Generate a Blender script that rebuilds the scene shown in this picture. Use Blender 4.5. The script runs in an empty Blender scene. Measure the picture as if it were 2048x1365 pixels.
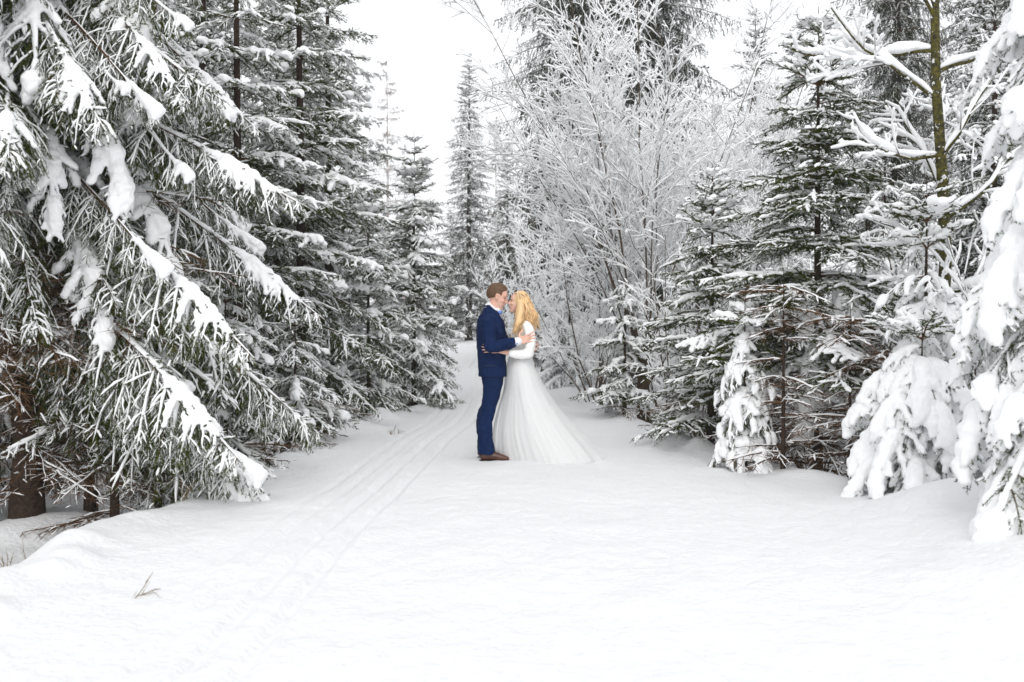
import bpy, math, random
import numpy as np
from mathutils import Matrix, Vector
R = math.radians
SC = bpy.context.scene
COL = SC.collection
rng = np.random.default_rng(7)
random.seed(7)

# ------------------------------------------------------------------ camera, light
cam_d = bpy.data.cameras.new('camera'); cam = bpy.data.objects.new('camera', cam_d); COL.objects.link(cam)
CAM_H = 1.4
cam.location = (0, 0, CAM_H)
cam.rotation_euler = (R(90 - 0.92), 0, 0)
cam_d.sensor_width = 36; cam_d.lens = 35
cam_d.clip_start = 0.1; cam_d.clip_end = 2000
cam_d.dof.use_dof = True; cam_d.dof.focus_distance = 10.4; cam_d.dof.aperture_fstop = 2.2
SC.camera = cam

SUN_EL, SUN_AZ = 36, 182          # azimuth: compass-like, light comes from behind the camera, a little left
w = bpy.data.worlds.new('World'); SC.world = w; w.use_nodes = True
nt = w.node_tree; nt.nodes.clear()
sky = nt.nodes.new('ShaderNodeTexSky'); sky.sky_type = 'NISHITA'; sky.sun_disc = False
sky.sun_elevation = R(SUN_EL); sky.sun_rotation = R(SUN_AZ); sky.dust_density = 6; sky.air_density = 1.0
hs = nt.nodes.new('ShaderNodeHueSaturation'); hs.inputs['Saturation'].default_value = 0.12
mx = nt.nodes.new('ShaderNodeMix'); mx.data_type = 'RGBA'; mx.inputs[0].default_value = 0.75
mx.inputs[7].default_value = (9.3, 9.45, 9.7, 1)   # the even cloud layer
bg = nt.nodes.new('ShaderNodeBackground'); bg.inputs['Strength'].default_value = 0.12
out = nt.nodes.new('ShaderNodeOutputWorld')
nt.links.new(sky.outputs[0], hs.inputs['Color']); nt.links.new(hs.outputs[0], mx.inputs[6])
nt.links.new(mx.outputs[2], bg.inputs['Color']); nt.links.new(bg.outputs[0], out.inputs[0])
sd = bpy.data.lights.new('sun', 'SUN'); sd.energy = 0.6; sd.angle = R(40); sd.color = (1, 0.98, 0.95)
sun = bpy.data.objects.new('sun', sd); COL.objects.link(sun)
sun.rotation_euler = (R(90 - SUN_EL), 0, R(-2))
SC.view_settings.view_transform = 'Standard'; SC.view_settings.look = 'None'
SC.view_settings.gamma = 1; SC.view_settings.use_curve_mapping = False
SC.view_settings.exposure = 0.28
SC.render.engine = 'CYCLES'
SC.cycles.use_denoising = True
SC.cycles.max_bounces = 12; SC.cycles.diffuse_bounces = 10; SC.cycles.transparent_max_bounces = 8
SC.cycles.volume_bounces = 1
SC.cycles.use_adaptive_sampling = True; SC.cycles.adaptive_threshold = 0.02

# ------------------------------------------------------------------ materials
def mat(name, color, rough=0.8, spec=0.2, vary=None, noise=None, bump=None, rand=0.0, island=0.0, frost=None, sss=0.0, metal=0.0):
    m = bpy.data.materials.new(name); m.use_nodes = True
    t = m.node_tree; p = t.nodes['Principled BSDF']
    p.inputs['Roughness'].default_value = rough
    p.inputs['Specular IOR Level'].default_value = spec
    p.inputs['Metallic'].default_value = metal
    p.inputs['Base Color'].default_value = (*color, 1)
    src = None
    tc = t.nodes.new('ShaderNodeTexCoord')
    if vary:
        n = t.nodes.new('ShaderNodeTexNoise'); n.inputs['Scale'].default_value = noise or 5; n.inputs['Detail'].default_value = 5
        t.links.new(tc.outputs['Object'], n.inputs['Vector'])
        r = t.nodes.new('ShaderNodeMapRange'); r.inputs[1].default_value = 0.35; r.inputs[2].default_value = 0.65
        t.links.new(n.outputs['Fac'], r.inputs[0])
        x = t.nodes.new('ShaderNodeMix'); x.data_type = 'RGBA'
        x.inputs[6].default_value = (*color, 1); x.inputs[7].default_value = (*vary, 1)
        t.links.new(r.outputs[0], x.inputs[0]); src = x.outputs[2]
    if rand or island:
        h = t.nodes.new('ShaderNodeHueSaturation')
        if src: t.links.new(src, h.inputs['Color'])
        else: h.inputs['Color'].default_value = (*color, 1)
        mr = t.nodes.new('ShaderNodeMapRange')
        if rand:
            o = t.nodes.new('ShaderNodeObjectInfo'); t.links.new(o.outputs['Random'], mr.inputs[0]); a = rand
        else:
            o = t.nodes.new('ShaderNodeNewGeometry'); t.links.new(o.outputs['Random Per Island'], mr.inputs[0]); a = island
        mr.inputs[3].default_value = 1 - a; mr.inputs[4].default_value = 1 + a
        t.links.new(mr.outputs[0], h.inputs['Value']); src = h.outputs[0]
    if frost:
        n = t.nodes.new('ShaderNodeTexNoise'); n.inputs['Scale'].default_value = frost[0]; n.inputs['Detail'].default_value = 3
        t.links.new(tc.outputs['Object'], n.inputs['Vector'])
        r = t.nodes.new('ShaderNodeMapRange'); r.inputs[1].default_value = frost[1]; r.inputs[2].default_value = frost[2]
        t.links.new(n.outputs['Fac'], r.inputs[0])
        x = t.nodes.new('ShaderNodeMix'); x.data_type = 'RGBA'; x.inputs[7].default_value = (0.8, 0.81, 0.82, 1)
        if src: t.links.new(src, x.inputs[6])
        else: x.inputs[6].default_value = (*color, 1)
        t.links.new(r.outputs[0], x.inputs[0]); src = x.outputs[2]
    if src: t.links.new(src, p.inputs['Base Color'])
    if spec == 0:
        d = t.nodes.new('ShaderNodeBsdfDiffuse'); d.inputs['Color'].default_value = (*color, 1)
        if src: t.links.new(src, d.inputs['Color'])
        t.links.new(d.outputs[0], t.nodes['Material Output'].inputs['Surface'])
    if sss:
        p.inputs['Subsurface Weight'].default_value = sss; p.inputs['Subsurface Radius'].default_value = (0.01, 0.004, 0.002)
        p.inputs['Subsurface Scale'].default_value = 1.0
    if bump:
        n = t.nodes.new('ShaderNodeTexNoise'); n.inputs['Scale'].default_value = bump[0]; n.inputs['Detail'].default_value = 6
        t.links.new(tc.outputs['Object'], n.inputs['Vector'])
        b = t.nodes.new('ShaderNodeBump'); b.inputs['Strength'].default_value = bump[1]; b.inputs['Distance'].default_value = bump[2]
        t.links.new(n.outputs['Fac'], b.inputs['Height']); t.links.new(b.outputs[0], p.inputs['Normal'])
    return m

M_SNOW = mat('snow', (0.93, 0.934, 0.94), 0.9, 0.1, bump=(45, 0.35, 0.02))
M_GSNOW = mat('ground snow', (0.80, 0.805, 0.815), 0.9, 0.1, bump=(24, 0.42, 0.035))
M_NEEDLE = mat('spruce needles', (0.072, 0.096, 0.012), 0.7, 0, vary=(0.026, 0.042, 0.007), noise=9, rand=0.3, frost=(38, 0.72, 0.80))
M_NEEDLE_FAR = mat('distant spruce needles', (0.030, 0.045, 0.016), 0.8, 0, vary=(0.018, 0.028, 0.014), noise=2, rand=0.2, frost=(14, 0.64, 0.74))
M_BARK = mat('spruce bark', (0.060, 0.038, 0.026), 0.9, 0.1, vary=(0.028, 0.02, 0.016), noise=30, bump=(60, 0.8, 0.01))
M_TWIG = mat('brown twig', (0.10, 0.055, 0.03), 0.9, 0, rand=0.2)
M_DEAD = mat('dead twig', (0.12, 0.068, 0.036), 0.9, 0, rand=0.3)
M_DECI = mat('grey brown branch bark', (0.10, 0.072, 0.05), 0.9, 0.1, rand=0.1)
M_TRUNKDECI = mat('brown trunk bark', (0.16, 0.095, 0.05), 0.9, 0.1, vary=(0.08, 0.06, 0.045), noise=12, bump=(40, 0.8, 0.01))
M_MOSS = mat('mossy bark', (0.125, 0.11, 0.026), 0.9, 0.1, vary=(0.035, 0.034, 0.022), noise=26, bump=(40, 1.0, 0.03), frost=(22, 0.62, 0.68))
M_LARCH = mat('frosted larch twig', (0.32, 0.27, 0.24), 0.9, 0.1, frost=(3, 0.45, 0.6))
M_SKIN = mat('skin', (0.74, 0.47, 0.37), 0.5, 0.3, vary=(0.72, 0.41, 0.31), noise=20, sss=0.15)
M_LIPS = mat('lips', (0.42, 0.13, 0.11), 0.4, 0.4)
M_NAVY = mat('navy wool', (0.004, 0.014, 0.056), 0.85, 0.08, vary=(0.006, 0.019, 0.07), noise=14, bump=(9, 0.4, 0.04))
M_NAVYD = mat('dark navy trim', (0.004, 0.012, 0.045), 0.6, 0.3)
M_SHIRT = mat('white shirt cotton', (0.80, 0.80, 0.82), 0.8, 0.2)
M_LACE = mat('white knit bolero', (0.86, 0.855, 0.84), 0.9, 0.1, bump=(120, 0.4, 0.006))
M_SKIRT = mat('ivory satin', (0.86, 0.86, 0.86), 0.7, 0.2)
M_HAIRM = mat('short brown hair', (0.15, 0.085, 0.045), 0.6, 0.3, vary=(0.09, 0.05, 0.028), noise=90, bump=(160, 0.8, 0.006))
M_BLOND = mat('blonde hair', (0.74, 0.51, 0.27), 0.45, 0.4, island=0.45)
M_SHOE = mat('brown leather', (0.10, 0.035, 0.018), 0.35, 0.5, vary=(0.05, 0.02, 0.012), noise=20)
M_SOLE = mat('dark sole', (0.02, 0.014, 0.01), 0.7, 0.2)
M_TIE = mat('light blue silk', (0.16, 0.30, 0.72), 0.5, 0.4)
M_GOLD = mat('gold', (0.8, 0.55, 0.2), 0.25, 0.5, metal=1.0)
M_EYE = mat('dark lash', (0.03, 0.02, 0.015), 0.6, 0.3)
M_BROW = mat('brow hair', (0.14, 0.08, 0.04), 0.7, 0.2)
M_LINKS = mat('blue enamel', (0.05, 0.16, 0.6), 0.3, 0.5)
M_GRASS = mat('dry grass', (0.20, 0.13, 0.06), 0.9, 0.1)
def tulle_mat():
    m = bpy.data.materials.new('ivory tulle'); m.use_nodes = True; t = m.node_tree
    p = t.nodes['Principled BSDF']; p.inputs['Base Color'].default_value = (0.87, 0.87, 0.87, 1); p.inputs['Roughness'].default_value = 0.9
    p.inputs['Specular IOR Level'].default_value = 0.1
    tr = t.nodes.new('ShaderNodeBsdfTransparent'); mi = t.nodes.new('ShaderNodeMixShader'); mi.inputs[0].default_value = 0.5
    o = t.nodes['Material Output']
    t.links.new(tr.outputs[0], mi.inputs[1]); t.links.new(p.outputs[0], mi.inputs[2]); t.links.new(mi.outputs[0], o.inputs[0])
    return m
M_TULLE = tulle_mat()

# ------------------------------------------------------------------ mesh helpers
def mk_mesh(name, parts, mats, smooth=True):
    """parts: (V, F, slot) with F an (n,3) or (n,4) array"""
    Vs, idx, tot, mi, off = [], [], [], [], 0
    for V, F, s in parts:
        V = np.asarray(V, np.float32).reshape(-1, 3); F = np.asarray(F, np.int64)
        if len(V) == 0 or len(F) == 0: continue
        Vs.append(V); idx.append((F + off).ravel()); tot.append(np.full(len(F), F.shape[1])); mi.append(np.full(len(F), s)); off += len(V)
    me = bpy.data.meshes.new(name)
    if not Vs:
        return me
    V = np.concatenate(Vs); idx = np.concatenate(idx); tot = np.concatenate(tot); mi = np.concatenate(mi)
    me.vertices.add(len(V)); me.vertices.foreach_set('co', V.ravel())
    me.loops.add(len(idx)); me.loops.foreach_set('vertex_index', idx.astype(np.int32))
    me.polygons.add(len(tot))
    st = np.concatenate([[0], np.cumsum(tot)[:-1]])
    me.polygons.foreach_set('loop_start', st.astype(np.int32))
    me.polygons.foreach_set('material_index', mi.astype(np.int32))
    me.polygons.foreach_set('use_smooth', np.full(len(tot), smooth))
    for m in mats: me.materials.append(m)
    me.update(calc_edges=True); me.validate()
    return me

def norm(a): return a / np.maximum(np.linalg.norm(a, axis=-1, keepdims=True), 1e-9)

def tubes(P, Rr, S=4):
    """open tubes round N polylines of K points"""
    P = np.asarray(P, float); Rr = np.asarray(Rr, float)
    N, K = P.shape[:2]
    if N == 0: return np.zeros((0, 3)), np.zeros((0, 4), int)
    T = np.gradient(P, axis=1); T = norm(T)
    A = norm(P[:, -1] - P[:, 0])
    ref = np.where(np.abs(A[:, 2:3]) > 0.9, np.array([[1.0, 0, 0]]), np.array([[0, 0, 1.0]]))[:, None, :]
    U = norm(np.cross(T, np.broadcast_to(ref, T.shape))); W = np.cross(U, T)
    a = np.arange(S) * 2 * np.pi / S + np.pi / S
    ring = P[:, :, None] + Rr[:, :, None, None] * (np.cos(a)[None, None, :, None] * U[:, :, None] + np.sin(a)[None, None, :, None] * W[:, :, None])
    V = ring.reshape(-1, 3)
    n, k, s = np.meshgrid(np.arange(N), np.arange(K - 1), np.arange(S), indexing='ij')
    b = (n * K + k) * S; s2 = (s + 1) % S
    F = np.stack([b + s, b + s2, b + S + s2, b + S + s], -1).reshape(-1, 4)
    return V, F

def _ico(level):
    import bmesh
    bm = bmesh.new(); bmesh.ops.create_icosphere(bm, subdivisions=level, radius=1)
    V = np.array([v.co[:] for v in bm.verts]); F = np.array([[v.index for v in f.verts] for f in bm.faces]); bm.free()
    return V, F
ICO1, ICO2 = _ico(1), _ico(2)
def spheres(C, r, ico=ICO1):
    """C (N,3); r (N,) or (N,3)"""
    C = np.asarray(C, float).reshape(-1, 3); r = np.asarray(r, float)
    if r.ndim == 1: r = np.repeat(r[:, None], 3, 1)
    V0, F0 = ico
    V = (C[:, None] + V0[None] * r[:, None]).reshape(-1, 3)
    F = (F0[None] + (np.arange(len(C)) * len(V0))[:, None, None]).reshape(-1, 3)
    return V, F

def remesh(parts, voxel, smooth=2, fac=0.5):
    """one closed surface round overlapping closed pieces; returns V, F(quads/tris as tris list)"""
    me = mk_mesh('tmp', parts, [])
    o = bpy.data.objects.new('tmp', me); COL.objects.link(o)
    md = o.modifiers.new('r', 'REMESH'); md.mode = 'VOXEL'; md.voxel_size = voxel; md.adaptivity = 0
    if smooth:
        s = o.modifiers.new('s', 'SMOOTH'); s.factor = fac; s.iterations = smooth
    dg = bpy.context.evaluated_depsgraph_get()
    e = o.evaluated_get(dg); m2 = e.to_mesh()
    V = np.empty(len(m2.vertices) * 3, np.float32); m2.vertices.foreach_get('co', V); V = V.reshape(-1, 3)
    L = np.empty(len(m2.loops), np.int32); m2.loops.foreach_get('vertex_index', L)
    t = np.empty(len(m2.polygons), np.int32); m2.polygons.foreach_get('loop_total', t)
    if len(t) and (t == 4).all(): F = L.reshape(-1, 4)
    else: F = np.array([list(p.vertices)[:3] for p in m2.polygons])
    e.to_mesh_clear(); bpy.data.objects.remove(o); bpy.data.meshes.remove(me)
    return V, F

def link(name, me, parent=None, loc=None):
    o = bpy.data.objects.new(name, me); COL.objects.link(o)
    if parent: o.parent = parent
    if loc is not None: o.location = loc
    return o
def tag(o, label, cat, group=None, kind=None):
    if label: o['label'] = label
    if cat: o['category'] = cat
    if group: o['group'] = group
    if kind: o['kind'] = kind
    return o
def empty(name, loc, label, cat, group=None):
    o = bpy.data.objects.new(name, None); COL.objects.link(o); o.location = loc; o.empty_display_size = 0.2
    return tag(o, label, cat, group)

# ------------------------------------------------------------------ ground
_lat = np.random.default_rng(3).random((256, 256))
def vnoise(x, y):
    x = np.asarray(x, float); y = np.asarray(y, float)
    xi = np.floor(x).astype(int); yi = np.floor(y).astype(int); fx = x - xi; fy = y - yi
    fx = fx * fx * (3 - 2 * fx); fy = fy * fy * (3 - 2 * fy)
    g = lambda i, j: _lat[i % 256, j % 256]
    return (g(xi, yi) * (1 - fx) + g(xi + 1, yi) * fx) * (1 - fy) + (g(xi, yi + 1) * (1 - fx) + g(xi + 1, yi + 1) * fx) * fy - 0.5
EY = np.array([-12, 2, 5.5, 8, 10, 11, 12.7, 16, 18, 22, 26, 32, 40, 60])
EL = np.array([-3.0, -2.9, -2.8, -2.55, -2.4, -2.25, -2.1, -1.75, -1.35, -1.6, -2.1, -3.6, -7, -16])
ER = np.array([4.4, 4.2, 3.6, 3.0, 2.45, 2.2, 1.75, 1.5, 1.35, 1.0, 0.5, -0.6, -3.6, -11])
MOUNDS = []     # (x, y, height, radius)
def smooth01(t): t = np.clip(t, 0, 1); return t * t * (3 - 2 * t)
def height(x, y, fine=True):
    x = np.asarray(x, float); y = np.asarray(y, float)
    wob = 0.18 * vnoise(x * 0 + 3, y * 0.9) + 0.10 * vnoise(x * 0 + 9, y * 2.3)
    el = np.interp(y, EY, EL) + wob; er = np.interp(y, EY, ER) - wob * 0.8
    dl = el - x; dr = x - er; d = np.maximum(dl, dr)       # > 0 outside the path
    z = 0.5 * smooth01((y - 16) / 22)
    z = z + 0.05 * np.exp(-((d - 0.05) / 0.25) ** 2) * (0.4 + 2.2 * np.clip(vnoise(x * 2.1, y * 2.1) + 0.2, 0, 1))   # lumpy lip of thrown snow
    near_r = smooth01((8.2 - y) / 1.6)
    z = z - (0.42 * smooth01((dl - 0.02) / 0.95) + 0.10 * smooth01(dl / 6)) * (dl > 0)
    z = z - (0.40 * smooth01((dr - 0.05) / 1.1) * (1 - 0.9 * near_r)) * (dr > 0) * (1 - 0.6 * smooth01((y - 17) / 3))
    z = z + 0.22 * smooth01(dr / 1.0) * smooth01((y - 17) / 2) * (y < 60)
    z = z + np.where(d > 0, smooth01(d / 1.2) * (0.34 * vnoise(x * 0.55 + 20, y * 0.55) + 0.14 * vnoise(x * 1.7, y * 1.7 + 40)), 0)
    z = z + 0.030 * vnoise(x * 1.1 + 50, y * 0.8) + 0.018 * vnoise(x * 3.1, y * 2.6 + 7)
    if fine:
        z = z + 0.012 * vnoise(x * 7, y * 6) * smooth01(0.4 + 0.8 * d) + 0.010 * vnoise(x * 9 + 5, y * 8) + 0.007 * vnoise(x * 19 + 5, y * 17)
        # ski tracks along the left of the path
        for x0, wd, dp in ((-0.11, 0.040, 0.022), (0.11, 0.040, 0.022), (-0.52, 0.035, 0.010), (-0.34, 0.035, 0.010)):
            xc = np.interp(y, [0, 3, 7, 11, 14, 20, 26], [-1.2, -1.22, -1.16, -0.95, -0.72, -0.62, -1.0]) + x0 + 0.02 * np.sin(y * 0.9)
            z = z - dp * np.exp(-((x - xc) / wd) ** 6) * (y < 30) + 0.35 * dp * np.exp(-((np.abs(x - xc) - wd * 1.7) / 0.03) ** 2) * (y < 30)
    for mx_, my_, mh, mr in MOUNDS:
        z = z + mh * np.exp(-((x - mx_) ** 2 + (y - my_) ** 2) / mr ** 2)
    return z
def H(x, y): return float(height(np.array([x]), np.array([y]), False)[0])
MOUNDS += [(-2.62 + 0.10 * math.sin(k * 2.4), 4.4 + 0.37 * k, 0.02 + 0.035 * abs(math.sin(k * 1.7)), 0.10 + 0.08 * abs(math.sin(k))) for k in range(6)] + [(3.9, 6.2, 0.42, 0.95), (3.15, 7.35, 0.16, 0.45), (2.9, 5.2, 0.10, 0.7), (-4.24, 8.67, 0.26, 0.5), (-3.75, 8.9, 0.14, 0.3), (-2.75, 5.4, 0.04, 0.25),
           (-2.55, 5.75, 0.07, 0.18), (1.9, 11.6, 0.14, 0.22), (2.1, 11.2, 0.12, 0.15), (-2.0, 13.2, 0.12, 0.3), (-1.9, 14.6, 0.12, 0.25), (-0.9, 23, 0.25, 1.2)]

def build_ground():
    ax = [0.0]
    while ax[-1] < 95: ax.append(ax[-1] + (0.028 if ax[-1] < 3.6 else min(0.028 * 1.06 ** (len(ax) - 128), 6)))
    ax = np.array(ax); xs = np.concatenate([-ax[:0:-1], ax])
    ys = [3.0]
    while ys[-1] < 118: ys.append(ys[-1] + min(max(0.0055 * ys[-1], 0.02), 8) * (1 if ys[-1] < 24 else 2.0))
    ys = np.concatenate([np.linspace(-14, 2.8, 24), ys])
    X, Y = np.meshgrid(xs, ys); Z = height(X, Y)
    ny, nx = X.shape
    V = np.stack([X, Y, Z], -1).reshape(-1, 3)
    dzdx = np.gradient(Z, axis=1) / np.gradient(X, axis=1); dzdy = np.gradient(Z, axis=0) / np.gradient(Y, axis=0)
    NRM = norm(np.stack([-dzdx, -dzdy, np.ones_like(Z)], -1)).reshape(-1, 3)
    j, i = np.meshgrid(np.arange(ny - 1), np.arange(nx - 1), indexing='ij')
    b = j * nx + i
    F = np.stack([b, b + 1, b + nx + 1, b + nx], -1).reshape(-1, 4)
    cx = V[F].mean(1)
    inside = (cx[:, 0] > np.interp(cx[:, 1], EY, EL)) & (cx[:, 0] < np.interp(cx[:, 1], EY, ER)) & (cx[:, 1] < 60)
    for nm, sel in (('snowy_path', inside), ('ground', ~inside)):
        f = F[sel]; u, inv = np.unique(f, return_inverse=True)
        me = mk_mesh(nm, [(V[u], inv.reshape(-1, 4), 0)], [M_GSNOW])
        me.normals_split_custom_set_from_vertices(NRM[u].tolist())
        o = link(nm, me); o['kind'] = 'structure'
        o['label'] = 'trampled snowy forest path with ski tracks' if nm == 'snowy_path' else 'soft snow covered forest floor beside the path'
build_ground()

# ------------------------------------------------------------------ spruce boughs
def grow(P0, D0, L, K, sag, tip=0.0, jit=0.0, g=rng):
    """polylines from P0 along D0, bending down by sag over their length"""
    N = len(P0); P = np.empty((N, K, 3)); P[:, 0] = P0; D = norm(D0.copy()); st = (L / (K - 1))[:, None]
    for k in range(1, K):
        u = k / (K - 1)
        D = D + np.array([[0, 0, -1.0]]) * (sag * (1 if np.isscalar(sag) else 1) / (K - 1)) + np.array([[0, 0, 1.0]]) * (tip * u ** 3)
        if jit: D = D + g.normal(0, jit, D.shape)
        D = norm(D); P[:, k] = P[:, k - 1] + D * st
    return P
def along(P, u):
    """points and tangents at fractions u (N,) of polylines P (N,K,3)"""
    K = P.shape[1]; x = np.clip(u, 0, 0.9999) * (K - 1); i = x.astype(int); f = (x - i)[:, None]; n = np.arange(len(P))
    return P[n, i] * (1 - f) + P[n, i + 1] * f, norm(P[n, i + 1] - P[n, i])

def bough_geo(L, pitch, droop, seed, hang=0.25, snow=0.7, load=0.3, dead=False, lod=0, width=0.42, tip=0.25, sp=0.05, sr=1.0):
    g = np.random.default_rng(seed)
    K = 14
    ang = np.radians(pitch) - np.radians(droop) * np.linspace(0, 1, K) ** 0.8 + tip * np.linspace(0, 1, K) ** 4
    yaw = np.cumsum(g.normal(0, 0.035, K))
    D = np.stack([np.cos(ang) * np.cos(yaw), np.cos(ang) * np.sin(yaw), np.sin(ang)], -1)
    A = np.concatenate([[[0, 0, 0]], np.cumsum(D[:-1] * L / (K - 1), 0)])
    n2 = int(L / (sp if not lod else 0.085)); n2 = max(n2, 7)
    s = np.linspace(0.10 if L > 0.5 else 0.05, 0.985, n2) + g.normal(0, 0.01, n2); s = np.clip(s, 0.03, 0.99)
    side = np.where(np.arange(n2) % 2, 1.0, -1.0) * np.where(g.random(n2) < 0.12, -1, 1)
    P0, T0 = along(np.repeat(A[None], n2, 0), s)
    B = norm(np.cross(T0, [0, 0, 1.0])) * side[:, None]
    a = np.radians(g.normal(50, 14, n2))[:, None]
    l2 = L * width * np.clip((s + 0.10) / 0.30, 0, 1) * (1.02 - s) ** 0.75 * g.uniform(0.35, 1.2, n2) + 0.05
    l2 = np.minimum(l2, 0.62)
    D2 = np.cos(a) * T0 + np.sin(a) * B + g.normal(0, 0.14, (n2, 3)) + np.array([[0, 0, 1.0]]) * (g.normal(0.03, 0.13, n2)[:, None] - 0.45 * hang * g.uniform(0.3, 1.7, n2)[:, None])
    P2 = grow(P0, D2, l2, 6, hang * 1.8 * g.uniform(0.5, 1.4, (n2, 1)), 0.08, 0.06, g)
    # short twigs on the side branches
    step = 0.036 if not lod else 0.075
    n3 = np.maximum((l2 / step).astype(int), 1)
    id2 = np.repeat(np.arange(n2), n3); u3 = np.concatenate([(np.arange(k) + 0.6) / k for k in n3]); u3 = np.clip(u3 + g.normal(0, 0.02, len(u3)), 0.05, 0.97)
    P30, T3 = along(P2[id2], u3)
    sd3 = np.where(np.arange(len(u3)) % 2, 1.0, -1.0)[:, None]
    B3 = norm(np.cross(T3, np.array([0, 0, 1.0]) + 0 * T3) + 1e-6) * sd3
    a3 = np.radians(g.normal(44, 9, len(u3)))[:, None]
    l3 = np.minimum(l2[id2] * 0.5 * (1.05 - u3), 0.15) * g.uniform(0.6, 1.2, len(u3)) + 0.03
    D3 = np.cos(a3) * T3 + np.sin(a3) * B3 + g.normal(0, 0.12, B3.shape) + np.array([[0, 0, 1.0]]) * (g.normal(0.05, 0.18, len(u3))[:, None] - 0.35 * hang)
    if dead:
        keep = g.random(len(u3)) < 0.55; P30, D3, l3, id2, u3 = P30[keep], D3[keep] + g.normal(0, 0.25, (keep.sum(), 3)), l3[keep] * 1.5, id2[keep], u3[keep]
    P3 = grow(P30, D3, l3, 4, 0.25 * hang, 0.0, 0.04, g)
    # direct twigs on the main axis too
    n4 = int(L / 0.05) if not dead and load < 0.6 else 0
    s4 = g.uniform(0.25, 0.98, n4)
    if n4:
        P40, T4 = along(np.repeat(A[None], n4, 0), s4)
        D4 = T4 * 0.8 + g.normal(0, 0.5, (n4, 3)); D4[:, 2] = np.abs(D4[:, 2]) * 0.4 - 0.2 * hang
        P4 = grow(P40, D4, g.uniform(0.05, 0.11, n4), 4, 0.1, 0, 0.03, g)
        P3 = np.concatenate([P3, P4])
    wood, fol = [], []
    rA = np.linspace(0.0065 + 0.006 * L, 0.003, K)[None]
    wood.append(tubes(A[None], rA, 5 if not lod else 3))
    r0 = 0.0042 if not dead else 0.0036
    wood.append(tubes(P2, np.repeat(np.linspace(r0, 0.0018, 6)[None], n2, 0), 3))
    if dead: wood.append(tubes(P3, np.repeat(np.linspace(0.0026, 0.001, 4)[None], len(P3), 0), 3))
    parts = []
    for V, F in wood: parts.append((V, F, 1))
    if not dead:
        # needles: one thin triangle each
        for P, dens0 in ((P2, 0.9), (P3, 1.0), (A[None, K // 2:], 0.8)):
            ln = np.linalg.norm(np.diff(P, axis=1), axis=-1).sum(1)
            dens = (640 if not lod else 130) * dens0
            cnt = np.maximum((ln * dens).astype(int), 3)
            ii = np.repeat(np.arange(len(P)), cnt); u = g.random(len(ii))
            if P is P2: u = 0.15 + 0.85 * u
            p, T = along(P[ii], u)
            rd = g.normal(0, 1, p.shape); rd[:, 2] = rd[:, 2] * 0.75
            rd = norm(rd - (rd * T).sum(1, keepdims=True) * T)
            d = norm(0.62 * T + 0.78 * rd)
            nl = g.uniform(0.012, 0.019, len(ii))[:, None] * (1 if not lod else 1.7); nw = 0.0018 if not lod else 0.007
            sv = norm(np.cross(d, rd + 0.3 * g.normal(0, 1, p.shape)))
            V = np.stack([p - sv * nw, p + sv * nw, p + d * nl], 1).reshape(-1, 3)
            parts.append((V, np.arange(len(V)).reshape(-1, 3), 0))
    # snow lying along the twigs
    sn = []
    pn = g.random(40)
    def lay(P, r, prob, S=5, n=6, at=None):
        if at is not None: prob = prob * np.clip(0.25 + 1.5 * np.interp(at * L * 5 + 1, np.arange(40), pn), 0, 1.3)
        k = g.random(len(P)) < prob
        P = P[k]
        if len(P) == 0: return
        u = np.linspace(0.02, 1.0, n); Q = np.stack([along(P, np.full(len(P), x))[0] for x in u], 1)
        T = norm(Q[:, -1] - Q[:, 0]); flat = np.sqrt(np.clip(1 - T[:, 2] ** 2, 0.08, 1))
        rr = r * g.uniform(0.4, 1.6, len(P))[:, None] * (0.45 + 0.55 * flat)[:, None] * g.uniform(0.7, 1.25, (len(P), n)) * (np.sin(np.pi * np.clip(u * 0.86 + 0.1, 0, 1)) ** 0.5)[None]
        rr[:, 0] *= 0.4; rr[:, -1] *= 0.35
        Q = Q + np.array([0, 0, 1.0]) * (rr[:, :, None] * 0.75 + 0.001) + g.normal(0, 0.002, Q.shape)
        sn.append(tubes(Q, rr, S))
    S5, nn = (5, 6) if not lod else (4, 4)
    lay(P2, 0.0125 * sr if not dead else 0.006, snow * (1 if not dead else 0.5), S5, nn if lod else 8, at=s)
    lay(P3, 0.0095 * sr if not dead else 0.005, snow * (0.62 if not dead else 0.35), S5, nn, at=np.concatenate([s[id2], s4]) if n4 else s[id2])
    if not dead: lay(A[None], 0.02, 1.0, S5, 12)
    else: lay(A[None], 0.009, 0.8, S5, 12)
    sparts = [(V, F, 0) for V, F in sn]
    # heavier loads: merged lumps
    if load > 0:
        C, rad = [], []
        nn_ = max(int(L / 0.03), 8); ss = np.linspace(0.12, 0.98, nn_)
        c, _ = along(np.repeat(A[None], nn_, 0), ss)
        env = np.clip(np.interp(ss * (7 if L < 1.3 else 4) + g.random() * 9, np.arange(20), g.random(20)) - (1 - load), 0, 1) / max(load, 0.2)
        r = min(0.018 + 0.048 * load, 0.078) * np.clip(env * 1.6, 0, 1.2) * min(1, 0.5 + L * 0.4) * g.uniform(0.7, 1.15, nn_)
        k = r > 0.012
        C.append(c[k] + [0, 0, 1] * (r[k][:, None] * 0.55)); rad.append(np.stack([r[k] * 1.2, r[k] * 1.25, r[k] * 0.85], -1))
        e2 = np.interp(s, ss, env)
        for q in np.linspace(0.0, 0.95 if hang < 0.8 else 0.6, 13):
            p, _ = along(P2, np.full(n2, q))
            r = min(0.016 + 0.026 * load, 0.046) * np.clip(e2 * 1.9 - (0.4 if hang < 0.8 else 1.0) * q, 0, 1.1) * g.uniform(0.6, 1.25, n2)
            k = r > 0.011
            C.append(p[k] + [0, 0, 1] * (r[k][:, None] * 0.5)); rad.append(np.stack([r[k], r[k], r[k] * 0.85], -1))
        C = np.concatenate(C); rad = np.concatenate(rad)
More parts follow.
